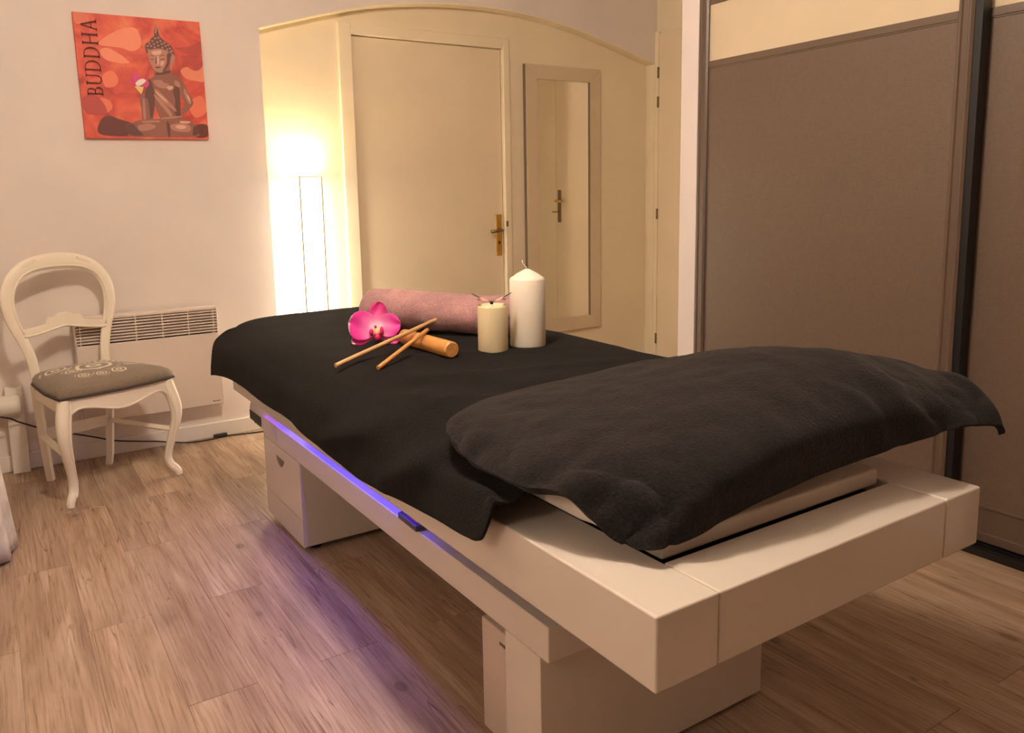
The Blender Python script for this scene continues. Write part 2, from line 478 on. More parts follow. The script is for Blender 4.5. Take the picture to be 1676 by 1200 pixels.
# ------------------------------------------------------------------ out of the frame: ceiling lamp and an added fill lamp
cl = thing('ceiling_lamp', 'opal glass globe lamp hanging close under the ceiling', 'lamp', (0.62, 1.45, CEIL))
MB().lathe([(0.0, 0), (0.06, 0), (0.06, -0.02), (0.012, -0.025), (0.012, -0.06), (0.0, -0.06)], seg=24).build('canopy', 'steel', cl, smooth=False)
gl = []
for k in range(17):
    a = -PI/2+PI*k/16; gl.append((max(0.001, 0.09*math.cos(a)), -0.15+0.09*math.sin(a)))
MB().lathe(gl, seg=32).build('globe', 'globe', cl, smooth=True)
wl = thing('fill_lamp', 'added half-round fill lamp, out of view on the wall facing the wardrobe', 'lamp', (XL, 0.6, 1.75), -PI/2)  # added out of view to brighten the side facing left
MB().box(-0.06, 0.06, 0.0, 0.02, -0.08, 0.08).build('backplate', 'steel', wl, bevel=0.004)
pr = [(0.22*math.cos(PI*k/16), 0.02+0.16*math.sin(PI*k/16)) for k in range(17)]
MB().prism(pr, 'z', -0.11, 0.11).build('shade', 'fill_globe', wl, bevel=0.01)

# ------------------------------------------------------------------ wardrobe
wd = thing('wardrobe', 'wide brown linen sliding-door wardrobe with cream glass band along the right', 'wardrobe', (2.60, 1.3, 0))
def W(mb, name, mat, parent=None, bevel=0.002):
    o = mb.build(name, mat, parent or wd, bevel=bevel)
    if parent is None: o.location = (-2.60, -1.3, 0)
    return o
W(MB().box(2.685, 3.25, 0.20, 2.42, 0.02, CEIL), 'body', 'stile')
W(MB().box(2.56, 2.685, 0.20, 2.42, 2.12, CEIL), 'header', 'post')
trk = MB().box(2.575, 2.68, 0.20, 2.42, 0.0, 0.008)
for xx in (2.575, 2.590, 2.630, 2.645, 2.672): trk.box(xx, xx+0.006, 0.20, 2.42, 0.008, 0.022)
W(trk, 'floor_track', 'track', bevel=0)
def sliding(x, y0, y1, seal):
    dr = MB().box(x+0.008, x+0.022, y0+0.045, y1-0.045, 0.14, 1.672)
    p = W(dr, 'sliding_door', 'linen', bevel=0)
    def sub(mb, name, mat, bevel=0.002): return mb.build(name, mat, p, bevel=bevel)
    for a, b, s in ((y0, y0+0.05, 1), (y1-0.05, y1, -1)):
        st = MB()
        out = (a, b) if s > 0 else (b, a)
        st.prism([(a, x+0.030), (a, x+0.002), (a+0.008, x-0.004), (a+0.014, x-0.004), (a+0.018, x+0.001), (b-0.016, x+0.001), (b-0.012, x-0.003), (b-0.005, x-0.003), (b, x+0.004), (b, x+0.030)], 'z', 0, 1)
        st.v = [(vz, vx, vy) if False else (v[1], v[0], 0.025+v[2]*2.075) for v in st.v for (vx, vy, vz) in (v,)]
        sub(st, 'stile', 'stile', 0.0)
    sub(MB().box(x+0.003, x+0.024, y0+0.05, y1-0.05, 1.674, 1.700).box(x+0.006, x+0.02, y0+0.05, y1-0.05, 1.668, 1.676), 'rail', 'rail')
    sub(MB().box(x+0.010, x+0.018, y0+0.048, y1-0.048, 1.698, 1.925), 'glass_panel', 'creamglass', 0)
    sub(MB().box(x+0.003, x+0.024, y0+0.05, y1-0.05, 1.922, 1.95), 'rail', 'rail')
    sub(MB().box(x+0.008, x+0.022, y0+0.048, y1-0.048, 1.945, 2.08), 'upper_panel', 'linen', 0)
    sub(MB().box(x+0.002, x+0.024, y0+0.05, y1-0.05, 0.138, 0.148).box(x+0.005, x+0.024, y0+0.05, y1-0.05, 0.055, 0.14).box(x+0.002, x+0.024, y0+0.05, y1-0.05, 0.026, 0.057), 'bottom_rail', 'stile')
    if seal: sub(MB().box(x+0.004, x+0.050, y0-0.022, y0-0.0005, 0.025, 2.10), 'seal', 'black', 0)
    return p
sliding(2.58, 1.321, 2.42, True)
sliding(2.632, 0.22, 1.36, False)

# ------------------------------------------------------------------ mirror
mr = thing('wall_mirror', 'tall narrow mirror in a flat cream frame beside the recess door', 'mirror', (3.158, YN, 0.288))
def MR(mb, name, mat, bevel=0.002, smooth=False):
    o = mb.build(name, mat, mr, bevel=bevel); o.location = (-3.158, -YN, -0.288); return o
ox0, ox1, oz0, oz1, fwid = 2.864, 3.452, 0.288, 1.964, 0.085
y0, y1 = YN-0.032, YN-0.002
f_ = MB()
f_.prism([(ox0, oz0), (ox1, oz0), (ox1-fwid, oz0+fwid), (ox0+fwid, oz0+fwid)], 'y', y0, y1)
f_.prism([(ox0, oz1), (ox0+fwid, oz1-fwid), (ox1-fwid, oz1-fwid), (ox1, oz1)], 'y', y0, y1)
f_.prism([(ox0, oz0), (ox0+fwid, oz0+fwid), (ox0+fwid, oz1-fwid), (ox0, oz1)], 'y', y0, y1)
f_.prism([(ox1, oz0), (ox1, oz1), (ox1-fwid, oz1-fwid), (ox1-fwid, oz0+fwid)], 'y', y0, y1)
MR(f_, 'frame', 'mirrorframe', 0.0015)
MR(MB().box(ox0+fwid-0.004, ox1-fwid+0.004, y0+0.010, y1-0.004, oz0+fwid-0.004, oz1-fwid+0.004), 'mirror_glass', 'mirrorglass', 0)
MR(MB().box(ox1-fwid-0.003, ox1-fwid, y0+0.001, y0+0.012, oz0+fwid, oz1-fwid).box(ox0-0.001, ox0+0.004, y0+0.003, y1, oz0, oz1), 'painted_edge_line', 'raddark', 0)  # dark strips paint the inner bevel line and the shadow gap outside

# ------------------------------------------------------------------ floor lamp in the recess
fl = thing('floor_lamp', 'tall square paper floor lamp glowing white in the arched recess', 'lamp', (1.427, 4.015, 0))
hw, hd, HT = 0.058, 0.060, 1.292
MB().box(-hw-0.01, hw+0.01, -hd-0.01, hd+0.01, 0, 0.03).build('base', 'lampwood', fl, bevel=0.003)
for sx in (-1, 1):
    for sy in (-1, 1):
        MB().box(sx*hw-0.003, sx*hw+0.003, sy*hd-0.003, sy*hd+0.003, 0.03, HT).build('post', 'lampwood', fl)
rim = MB().box(-hw, hw, -hd-0.003, -hd+0.003, HT-0.005, HT).box(-hw, hw, hd-0.003, hd+0.003, HT-0.005, HT).box(-hw-0.003, -hw+0.003, -hd, hd, HT-0.005, HT).box(hw-0.003, hw+0.003, -hd, hd, HT-0.005, HT)
rim.build('top_rim', 'lampwood', fl)
sh = MB()
sh.box(-hw+0.003, hw-0.003, -hd+0.001, -hd+0.002, 0.05, HT-0.005).box(-hw+0.003, hw-0.003, hd-0.002, hd-0.001, 0.05, HT-0.005)
sh.box(-hw+0.001, -hw+0.002, -hd+0.003, hd-0.003, 0.05, HT-0.005).box(hw-0.002, hw-0.001, -hd+0.003, hd-0.003, 0.05, HT-0.005)
sh.build('paper_shade', 'paperlamp', fl)
MB().tube([(0, 0, 0.03), (0, 0, HT-0.12)], 0.006, 8).build('stem', 'lampwood', fl)
bd = bpy.data.lights.new('lamp_bulb', 'POINT'); bd.energy = 4.0; bd.color = (1.0, 0.86, 0.64); bd.shadow_soft_size = 0.03
bo = bpy.data.objects.new('bulb', bd); COL.objects.link(bo); bo.parent = fl; bo.location = (0, 0, HT-0.09)

# ------------------------------------------------------------------ canvas picture
PX0, PX1, PZ0, PZ1 = 0.415, 0.951, 1.466, 2.006
pc = thing('canvas_picture', 'square red canvas print of a seated bronze statue on the wall', 'picture', (PX0, YW, PZ0))
pc.rotation_euler = (0, math.radians(-0.6), 0)
SX, SZ = PX1-PX0, PZ1-PZ0
def canvas_mat():
    k = NT('canvas_print'); v = k.coords()
    a = k.noise(v, 5.5, 4, 0.55, 1.4); b = k.noise(v, 13, 5, 0.6, 0.8)
    c = k.ramp(a, [(0.28, srgb(150, 60, 56)), (0.40, srgb(214, 84, 70)), (0.55, srgb(232, 104, 80)), (0.70, srgb(238, 134, 98)), (0.85, srgb(240, 170, 134))])
    k.col(k.mix(c, k.ramp(b, [(0.3, (.74, .66, .64, 1)), (0.55, (1, 1, 1, 1))]), 0.7, 'MULTIPLY'))
    k.set(Roughness=0.6); k.link(k.bump(k.noise(v, 900, 2), 0.08, 0.001), k.b.inputs['Normal'])
    return k.m
M['canvas'] = canvas_mat()
MB().box(0, SX, -0.022, -0.001, 0, SZ).build('canvas', 'canvas', pc, bevel=0.002)
layer = [0.0]
def pm(name, r, g, b, var=0.12, scale=30):
    if name not in M: M[name] = paint(name, srgb(r, g, b), 0.55, 0.0, 90, var)
    return name
def flat(name, mat, polys, soft=True):
    layer[0] += 0.00012
    y = -0.0222-layer[0]
    for poly in polys:
        layer[0] += 0.00004; y = -0.0222-layer[0]
        if soft:
            n_ = len(poly); P_ = np.array([(u, v, 0) for u, v in (poly[-2:]+poly+poly[:3])])
            poly = [tuple(catmull(P_, 2+t/5)[:2]) for t in range(n_*5)]
            poly = [(min(.998, max(.002, u)), min(.998, max(.002, v))) for u, v in poly]
        mb = MB()
        mb.v += [(u*SX, y, v*SZ) for u, v in poly]; mb.f.append(tuple(range(len(poly))))
        o = mb.build(name, mat, pc, fix=False)
        for p in o.data.polygons:
            if p.normal.y > 0: p.flip()
    return None
def ell(cx, cy, a, b, n=18, rot=0):
    return [(cx+a*math.cos(2*PI*k/n)*math.cos(rot)-b*math.sin(2*PI*k/n)*math.sin(rot), cy+a*math.cos(2*PI*k/n)*math.sin(rot)+b*math.sin(2*PI*k/n)*math.cos(rot)) for k in range(n)]
# print measured on the canvas: homography from the photographed quadrilateral to the unit square
def hom():
    src = [(97, 92), (1093, 173), (1157, 1103), (185, 1100)]; dst = [(0, 1), (1, 1), (1, 0), (0, 0)]
    Am = []; bm_ = []
    for (x, y), (u, v) in zip(src, dst):
        Am += [[x, y, 1, 0, 0, 0, -u*x, -u*y], [0, 0, 0, x, y, 1, -v*x, -v*y]]; bm_ += [u, v]
    h = np.linalg.solve(np.array(Am, float), np.array(bm_, float)); return np.append(h, 1).reshape(3, 3)
HM = hom()
def H(*pts):
    out = []
    for x, y in pts:
        q = HM @ np.array([x, y, 1.0]); out.append((min(0.998, max(0.002, q[0]/q[2])), min(0.998, max(0.002, q[1]/q[2]))))
    return out
pm('print_petal', 240, 142, 108); pm('print_petal2', 234, 122, 92); pm('print_ground', 110, 52, 46); pm('print_shade', 190, 74, 66)
flat('petal', 'print_petal', [H((300, 350), (360, 290), (470, 235), (560, 215), (610, 240), (635, 320), (620, 380), (560, 405), (480, 380), (400, 370)),
                               H((310, 400), (370, 380), (450, 420), (520, 470), (540, 500), (450, 500), (350, 470)),
                               H((940, 560), (990, 530), (1050, 560), (1115, 520), (1130, 640), (1060, 640), (980, 620))])
flat('petal_fold', 'print_petal2', [H((330, 600), (400, 560), (450, 620), (430, 680), (350, 690)), H((210, 880), (300, 780), (380, 800), (400, 860), (330, 910), (250, 900)),
                                     H((1000, 820), (1100, 760), (1140, 880), (1050, 930)), H((105, 100), (200, 110), (230, 170), (130, 190))])
flat('shadow_shape', 'print_shade', [H((900, 380), (1000, 370), (1108, 330), (1115, 420), (1040, 440)), H((160, 780), (280, 760), (360, 900), (200, 900)), H((940, 440), (1060, 460), (1110, 520), (1060, 560), (1010, 500))])
flat('dark_ground', 'print_ground', [H((310, 1070), (305, 960), (370, 920), (450, 945), (560, 980), (640, 1010), (640, 1075)), H((1050, 995), (1140, 990), (1145, 1080), (1050, 1085))])
pm('bronze', 150, 94, 78); pm('bronze_dark', 106, 64, 54); pm('bronze_light', 186, 128, 110); pm('bronze_hi', 220, 170, 150)
flat('seat_figure', 'bronze', [
    H((500, 1000), (560, 975), (610, 955), (700, 948), (790, 940), (930, 935), (1010, 962), (1060, 1000), (1070, 1050), (1040, 1085), (560, 1085), (540, 1050)),
    H((690, 640), (740, 600), (790, 615), (870, 590), (930, 615), (960, 660), (940, 720), (930, 800), (935, 900), (925, 945), (790, 945), (755, 890), (720, 800), (690, 720)),
    H((930, 615), (965, 660), (1000, 740), (1037, 810), (1010, 860), (940, 920), (880, 945), (870, 930), (930, 890), (968, 815), (945, 770), (920, 700)),
    H((690, 620), (722, 700), (735, 800), (725, 900), (715, 955), (640, 955), (630, 880), (615, 770), (625, 740), (655, 765), (680, 740)),
    H((745, 560), (850, 545), (855, 580), (880, 600), (790, 630), (735, 605))])
flat('figure_shade', 'bronze_dark', [
    H((655, 760), (685, 640), (700, 630), (725, 700), (735, 800), (722, 900), (700, 940), (690, 850), (680, 790)),
    H((880, 720), (910, 670), (930, 720), (935, 900), (925, 940), (890, 900), (895, 800)),
    H((500, 1005), (560, 985), (600, 1030), (640, 1075), (540, 1070)), H((830, 960), (850, 1000), (850, 1080), (838, 1080), (825, 1000)),
    H((750, 575), (850, 560), (850, 580), (760, 595)), H((1040, 1000), (1070, 1010), (1070, 1060), (1030, 1070))])
flat('robe_fold', 'bronze_light', [
    H((735, 720), (760, 715), (870, 830), (900, 870), (890, 880), (790, 800)), H((735, 770), (750, 760), (850, 870), (870, 920), (850, 920)),
    H((725, 640), (790, 635), (800, 650), (850, 670), (840, 700), (760, 690)), H((790, 935), (920, 920), (935, 930), (800, 945)),
    H((970, 700), (1000, 760), (1020, 810), (1000, 820), (965, 740)), H((640, 800), (655, 790), (665, 930), (645, 940)),
    H((860, 990), (950, 975), (1010, 1000), (1000, 1045), (900, 1040), (860, 1020)), H((600, 1000), (680, 980), (740, 1000), (700, 1030), (620, 1040)),
    H((640, 960), (760, 955), (760, 970), (640, 975)), H((890, 640), (925, 650), (935, 690), (900, 680))])
flat('highlight', 'bronze_hi', [H((890, 1000), (950, 990), (980, 1010), (930, 1025)), H((990, 745), (1008, 775), (1010, 805), (990, 770)), H((830, 690), (870, 680), (880, 700), (850, 715)), H((930, 960), (1000, 962), (1005, 975), (940, 975)), H((740, 730), (760, 735), (830, 800), (820, 805))])
flat('hair', 'bronze_dark', [H((740, 290), (737, 250), (747, 195), (760, 225), (772, 255), (778, 300)),
                             H((665, 375), (672, 345), (700, 330), (712, 305), (740, 288), (778, 288), (800, 310), (830, 335), (868, 365), (882, 400), (892, 440), (862, 470), (850, 420), (820, 395), (760, 385), (700, 400), (680, 425))])
curl = []
for (x, y) in [(685, 365), (700, 345), (722, 325), (745, 305), (770, 300), (712, 365), (735, 350), (760, 335), (785, 325), (740, 375), (768, 362), (795, 350), (815, 340), (800, 378), (825, 365), (845, 358), (838, 392), (858, 385), (862, 412), (874, 405), (876, 432), (690, 395)]:
    c = H((x, y))[0]; curl.append(ell(c[0], c[1], 0.009, 0.008, 8))
flat('curl', 'bronze_light', curl, False)
flat('face', 'bronze_light', [H((684, 420), (700, 398), (760, 386), (820, 396), (852, 420), (858, 470), (845, 520), (815, 560), (775, 577), (735, 555), (710, 515), (692, 470)),
                              H((864, 450), (885, 437), (898, 455), (880, 520), (872, 555), (857, 550), (860, 490)), H((746, 200), (754, 215), (756, 250), (745, 270))])
flat('face_shade', 'bronze_dark', [H((697, 464), (716, 475), (738, 466), (717, 468)), H((776, 468), (800, 477), (824, 464), (800, 469)), H((695, 446), (718, 438), (742, 450), (718, 443)), H((772, 448), (800, 436), (828, 444), (800, 441)),
                                   H((738, 533), (760, 529), (786, 533), (762, 542)), H((746, 460), (752, 455), (752, 500), (744, 505)), H((835, 430), (856, 425), (858, 470), (845, 520), (815, 560), (800, 560), (830, 500))])
flat('face_light', 'bronze_hi', [H((758, 450), (768, 450), (772, 505), (758, 512)), H((720, 410), (790, 400), (780, 430), (730, 435)), H((785, 490), (810, 485), (805, 515), (785, 520))])
pm('orchid_print', 214, 70, 130); pm('orchid_white', 244, 226, 214); pm('orchid_yellow', 232, 200, 130)
flat('flower', 'orchid_print', [H((555, 605), (570, 582), (600, 585), (612, 620), (600, 645), (570, 640)), H((530, 655), (565, 645), (600, 660), (560, 670)), H((650, 600), (660, 590), (655, 640), (690, 650), (680, 690), (640, 690), (630, 650))])
flat('flower_centre', 'orchid_white', [H((585, 660), (610, 635), (640, 625), (668, 640), (645, 665), (620, 680), (595, 680))])
flat('flower_stem', 'orchid_yellow', [H((580, 685), (640, 690), (645, 705), (630, 745), (615, 735), (595, 710))])
# lettering, reading upwards along the left side
def strokes(ch):
    t, s = 0.10, 0.05   # thick and thin
    R = lambda x0, x1, y0, y1: [(x0, y0), (x1, y0), (x1, y1), (x0, y1)]
    def bowl(x, cx, y0, y1, rx, w):
        cy, ry = (y0+y1)/2, (y1-y0)/2; n = 12; out = []
        for k in range(n):
            a0, a1 = -PI/2+PI*k/n, -PI/2+PI*(k+1)/n
            f = lambda a: s+(w-s)*math.cos(a)
            q = lambda a, d: (cx+(rx-d)*math.cos(a), cy+(ry-min(d, s))*math.sin(a))
            out.append([q(a0, 0), q(a1, 0), q(a1, f(a1)), q(a0, f(a0))])
        return out+[R(x, cx, y0, y0+s), R(x, cx, y1-s, y1)]
    if ch == 'B': return 0.62, [R(.08, .08+t, 0, 1), R(0, .2, 0, s), R(0, .2, 1-s, 1)]+bowl(.1, .28, .5-s/2, 1, .24, t)+bowl(.1, .30, 0, .5+s/2, .30, t)
    if ch == 'D': return 0.80, [R(.08, .08+t, 0, 1), R(0, .2, 0, s), R(0, .2, 1-s, 1)]+bowl(.1, .32, 0, 1, .44, t)
    if ch == 'U':
        out = [R(.08, .08+t, .3, 1), R(0, .27, 1-s, 1), R(.62, .62+s, .3, 1), R(.53, .78, 1-s, 1)]
        n = 12
        for k in range(n):
            a0, a1 = PI+PI*k/n, PI+PI*(k+1)/n
            q = lambda a, d: (.375+(.295-d)*math.cos(a), .3+(.31-d)*math.sin(a))
            out.append([q(a0, 0), q(a1, 0), q(a1, s+.02), q(a0, s+.02)])
        return 0.80, out
    if ch == 'H': return 0.84, [R(.08, .08+t, 0, 1), R(.64, .64+t, 0, 1), R(.1, .7, .48, .48+s)]+[R(x, x+.25, y, y+s) for x in (0, .56) for y in (0, 1-s)]
    if ch == 'A': return 0.82, [[(.07, 0), (.07+s+.01, 0), (.42, 1), (.36, 1)], [(.60, 0), (.72, 0), (.44, 1), (.36, 1)], R(.18, .62, .33, .33+s), R(0, .2, 0, s), R(.52, .80, 0, s)]
b0, b1 = np.array(H((333, 762))[0]), np.array(H((283, 152))[0])
dirv = b1-b0; Lt = np.linalg.norm(dirv); dirv /= Lt
upv = np.array([-dirv[1], dirv[0]]); hgt = 0.118
seq = [strokes(c) for c in 'BUDDHA']; tot = sum(wd_ for wd_, _ in seq)+0.10*5; sc = Lt/tot
cur = 0.0; layer[0] += 0.00012
for wd_, st in seq:
    mb = MB()
    for poly in st:
        i = len(mb.v); q = [b0+dirv*((cur+x)*sc)+upv*(y*hgt) for x, y in poly]
        mb.v += [(u*SX, -0.0222-layer[0], v*SZ) for u, v in q]; mb.f.append(tuple(range(i, i+len(poly))))
    o = mb.build('letter', 'lettering', pc, fix=False)
    for p in o.data.polygons:
        if p.normal.y > 0: p.flip()
    cur += wd_+0.10

# ------------------------------------------------------------------ radiator
RX0, RX1, RZ0, RZ1 = 0.288, 0.912, 0.188, 0.672
ra = thing('panel_radiator', 'white electric panel radiator with slatted top grille under the canvas', 'radiator', (0.6, YW, RZ0))
def RA(mb, name, mat, bevel=0.002, parent=None):
    o = mb.build(name, mat, parent or ra, bevel=bevel)
    if parent is None: o.location = (-0.6, -YW, -RZ0)
    return o
yf = YW-0.10
body = MB().box(RX0, RX1, yf, yf+0.006, RZ0, 0.545).box(RX0, RX0+0.006, yf, YW-0.02, RZ0, RZ1).box(RX1-0.006, RX1, yf, YW-0.02, RZ0, RZ1)
body.box(RX0, RX1, yf, YW-0.02, RZ1-0.014, RZ1).box(RX0, RX1, yf, YW-0.02, RZ0, RZ0+0.006)
RA(body, 'body', 'radiator', 0.003)
RA(MB().box(RX0+0.02, RX1-0.02, YW-0.045, YW-0.02, RZ0+0.02, RZ1-0.02), 'heating_element', 'raddark', 0)
for k in range(8):
    z = 0.552+k*0.0137
    s = MB()
    s.prism([(yf, z), (yf+0.022, z+0.005), (yf+0.022, z+0.0085), (yf, z+0.006)], 'x', RX0+0.006, RX1-0.006)
    RA(s, 'slat', 'radiator', 0)
for k in range(6):
    x = RX0+0.022+k*0.116
    RA(MB().box(x-0.002, x+0.002, yf-0.001, yf+0.02, 0.545, RZ1-0.012), 'grille_bar', 'radiator', 0)
lg = MB()
for k in range(6): lg.box(0.862+k*0.006, 0.8665+k*0.006, yf-0.0008, yf, 0.205, 0.2085+(0.002 if k == 0 else 0))
RA(lg, 'maker_mark', 'logo', 0)
for x in (RX0+0.1, RX1-0.1): RA(MB().box(x-0.015, x+0.015, YW-0.03, YW, 0.30, 0.55), 'wall_bracket', 'radiator', 0)

# ------------------------------------------------------------------ pipe by the left edge
pp = thing('pipe_casing', 'cream painted upright board holding a thick round horizontal pipe at the wall', 'pipe', (0.03, YW-0.03, 0))
MB().box(-0.032, 0.036, -0.03, 0.027, 0, 0.385).build('board', 'trim', pp, bevel=0.004)
MB().tube([(-0.60, -0.045, 0.312), (-0.03, -0.045, 0.314), (0.012, -0.045, 0.314), (0.024, -0.045, 0.314)], [0.045, 0.045, 0.045, 0.036], 24).build('pipe', 'trim', pp, smooth=True)

# ------------------------------------------------------------------ cable
cb = thing('lamp_cable', 'thin black cable with inline switch lying along the skirting board', 'cable', (0.6, 3.97, 0))
cpts = [(-0.35, 3.895, .36), (-0.03, 3.895, .285), (0.04, 3.95, .238), (.129, 3.99, .182), (.247, 3.99, .138), (.35, 3.995, .098), (.426, 3.995, .070), (.53, 4.0, .046), (.60, 4.0, .033), (.662, 3.99, .020), (.75, 3.975, .006), (.85, 3.975, .004), (.912, 3.99, .004), (1.01, 3.972, .004), (1.10, 3.955, .004), (1.22, 3.95, .004), (1.36, 3.945, .004), (1.40, 3.96, .012)]
Pn = np.array(cpts); sm = [tuple(catmull(Pn, t*(len(Pn)-1)/80)) for t in range(81)]
o = MB().tube(sm, 0.0035, 8).build('cord', 'cable', cb, smooth=True); o.location = (-.6, -3.97, 0)
o = MB().box(.862, .93, 3.978, 3.998, .001, .022).build('inline_switch', 'black', cb, bevel=0.006); o.location = (-.6, -3.97, 0)

# ------------------------------------------------------------------ skirted side table
tb = thing('skirted_table', 'small table hidden under a floor-length white cotton cloth', 'table', (-0.004, 3.08, 0), math.atan2(0.93, 0.365)-PI/2)
# local: corner at the origin, cloth runs along -x and -y
mbt = MB(); nseg = 60; ring = []
for (x0, y0, x1, y1) in ((-0.02, -0.45, -0.02, -0.02), (-0.02, -0.02, -0.5, -0.02), (-0.5, -0.02, -0.5, -0.45), (-0.5, -0.45, -0.02, -0.45)):
    for k in range(nseg): ring.append((x0+(x1-x0)*k/nseg, y0+(y1-y0)*k/nseg))
rows = 14; rowsv = []
cx_, cy_ = -0.26, -0.235
for j in range(rows):
    t = j/(rows-1); z = 0.72*(1-t)+0.012*t
    row = []
    for k, (x, y) in enumerate(ring):
        a = k/len(ring)*2*PI
        d = Vector((x-cx_, y-cy_)); L_ = d.length; d.normalize()
        amp = 0.014*t*math.sin(a*17+0.6)+0.022*t+0.006*t*math.sin(a*41)-0.030*(1-t)
        cut = 0.030*max(0, (max(abs((x-cx_)/0.24), 0)+max(abs((y-cy_)/0.215), 0))-1.75)/0.25
        row.append((x+d.x*(amp-cut*0.6), y+d.y*(amp-cut*0.6), z))
    rowsv.append(row)
nR = len(ring)
for row in rowsv: mbt.v += row
for j in range(rows-1):
    for k in range(nR): mbt.f.append((j*nR+k, j*nR+(k+1) % nR, (j+1)*nR+(k+1) % nR, (j+1)*nR+k))
mbt.f.append(tuple(range(nR)))
ob = mbt.build('tablecloth', 'whitecloth', tb, smooth=True)
sd = ob.modifiers.new('solid', 'SOLIDIFY'); sd.thickness = 0.003
for (x, y) in ((-0.07, -0.07), (-0.45, -0.07), (-0.07, -0.40), (-0.45, -0.40)):
    MB().box(x-0.02, x+0.02, y-0.02, y+0.02, 0, 0.69).build('leg', 'lampwood', tb)

# ------------------------------------------------------------------ chair
ch = thing('dining_chair', 'ivory painted balloon-back chair with grey floral seat by the radiator', 'chair', (0.322, 3.648, 0), math.radians(20.5))
SZc = 0.432   # top of the wooden seat frame
def seat_outline(s=1.0, n=10):
    P = [(-.235, -.205), (-.12, -.228), (0, -.236), (.12, -.228), (.235, -.205), (.222, -.06), (.19, .09), (.165, .185), (.08, .20), (0, .203), (-.08, .20), (-.165, .185), (-.19, .09), (-.222, -.06)]
    P = [(x*s, y*s) for x, y in P]; A_ = np.array([(x, y, 0) for x, y in P]+[(P[0][0], P[0][1], 0)])
    out = []
    corners = {0, 4, 7, 11}
    for i in range(len(P)):
        q0 = A_[i]; q1 = A_[i+1]
        for k in range(4):
            out.append(tuple((q0+(q1-q0)*k/4)[:2]))
    return out
def seat_fab():
    k = NT('seat_floral'); tc = k.add('ShaderNodeTexCoord')
    v = tc.outputs['Object']
    base = k.ramp(k.noise(v, 240, 3), [(0.3, srgb(112, 97, 80)), (0.7, srgb(140, 122, 102))])
    def rose(cx, cy, rad, turns):
        mp = k.add('ShaderNodeMapping'); mp.inputs['Location'].default_value = (-cx/rad, -cy/rad, 0); mp.inputs['Scale'].default_value = (1/rad, 1/rad, 0)
        k.link(v, mp.inputs[0])
        wv = k.add('ShaderNodeTexWave', wave_type='RINGS', rings_direction='SPHERICAL')
        wv.inputs['Scale'].default_value = turns; wv.inputs['Distortion'].default_value = 4.5; wv.inputs['Detail'].default_value = 2.0; wv.inputs['Detail Scale'].default_value = 1.2
        k.link(mp.outputs[0], wv.inputs[0])
        ln = k.add('ShaderNodeVectorMath', operation='LENGTH'); k.link(mp.outputs[0], ln.inputs[0])
        lines = k.ramp(wv.outputs['Fac'], [(0.62, (0, 0, 0, 1)), (0.78, (1, 1, 1, 1))])
        fade = k.ramp(ln.outputs['Value'], [(0.85, (1, 1, 1, 1)), (1.0, (0, 0, 0, 1))])
        return k.mix(lines, fade, 1.0, 'MULTIPLY')
    spots = [(0.0, -0.01, 0.105, .75), (0.09, 0.08, 0.065, .8), (-0.10, -0.13, 0.034, .8), (-0.035, -0.145, 0.032, .8), (0.04, -0.14, 0.040, .7), (0.15, 0.02, 0.045, .8), (0.125, -0.075, 0.030, .9), (-0.12, 0.07, 0.065, .8), (-0.10, -0.03, 0.04, .8), (0.0, 0.125, .05, .8)]
    tot_ = None
    for s_ in spots:
        r_ = rose(*s_); tot_ = r_ if tot_ is None else k.mix(tot_, r_, 1.0, 'LIGHTEN')
    k.col(k.mix(base, srgb(226, 210, 184), tot_))
    k.set(Roughness=0.8, **{'Sheen Weight': 0.2})
    k.link(k.bump(k.noise(v, 500, 2), 0.15, 0.001), k.b.inputs['Normal'])
    return k.m
M['seatfab'] = seat_fab()
so = seat_outline()
# upholstered seat: domed cushion
cush = MB(); ringn = len(so)
prof = [(1.0, 0.0), (1.012, 0.012), (1.0, 0.028), (0.95, 0.042), (0.85, 0.054), (0.70, 0.063), (0.5, 0.069), (0.28, 0.072), (0.02, 0.073)]
for s, dz in prof: cush.v += [(x*s, y*s-0.003*(1-s), SZc+dz) for x, y in so]
for j in range(len(prof)-1):
    for k in range(ringn): cush.f.append((j*ringn+k, j*ringn+(k+1) % ringn, (j+1)*ringn+(k+1) % ringn, (j+1)*ringn+k))
cush.f.append(tuple(range(ringn-1, -1, -1))); cush.f.append(tuple(range((len(prof)-1)*ringn, len(prof)*ringn)))
seat = cush.build('seat', 'seatfab', ch, smooth=True)
wpts = [(x*1.016, y*1.016, SZc+0.004) for x, y in so]
MB().tube(wpts+[wpts[0]], 0.0055, 6, cap=False).build('welt', 'welt', seat, smooth=True)
# aprons: shaped front rail with scalloped lower edge, side and back rails
def apron_front():
    n = 40; mb = MB(); top = []; bot = []
    for k in range(n+1):
        t = -1+2*k/n; x = t*0.228
        y = -0.200-0.030*(1-t*t)
        a = abs(t)
        if a > 0.70: low = 0.384-0.062*((a-0.70)/0.30)**2
        else: low = 0.384-0.030*(0.5+0.5*math.cos(a/0.70*PI))
        top.append((x, y, SZc)); bot.append((x, y, low))
    i = 0
    for k in range(n+1):
        (x, y, z), (_, _, zb) = top[k], bot[k]
        mb.v += [(x, y, z), (x, y, zb), (x, y+0.024, zb), (x, y+0.024, z)]
    for k in range(n):
        a = 4*k; b = a+4
        for q in range(4): mb.f.append((a+q, b+q, b+(q+1) % 4, a+(q+1) % 4))
    mb.f += [(3, 2, 1, 0), (4*n, 4*n+1, 4*n+2, 4*n+3)]
    bead = [(bx_, by_-0.002, bz_+0.006) for bx_, by_, bz_ in bot]
    return mb, bead
af, bead = apron_front()
apf = af.build('front_apron', 'chairpaint', ch, bevel=0.002)
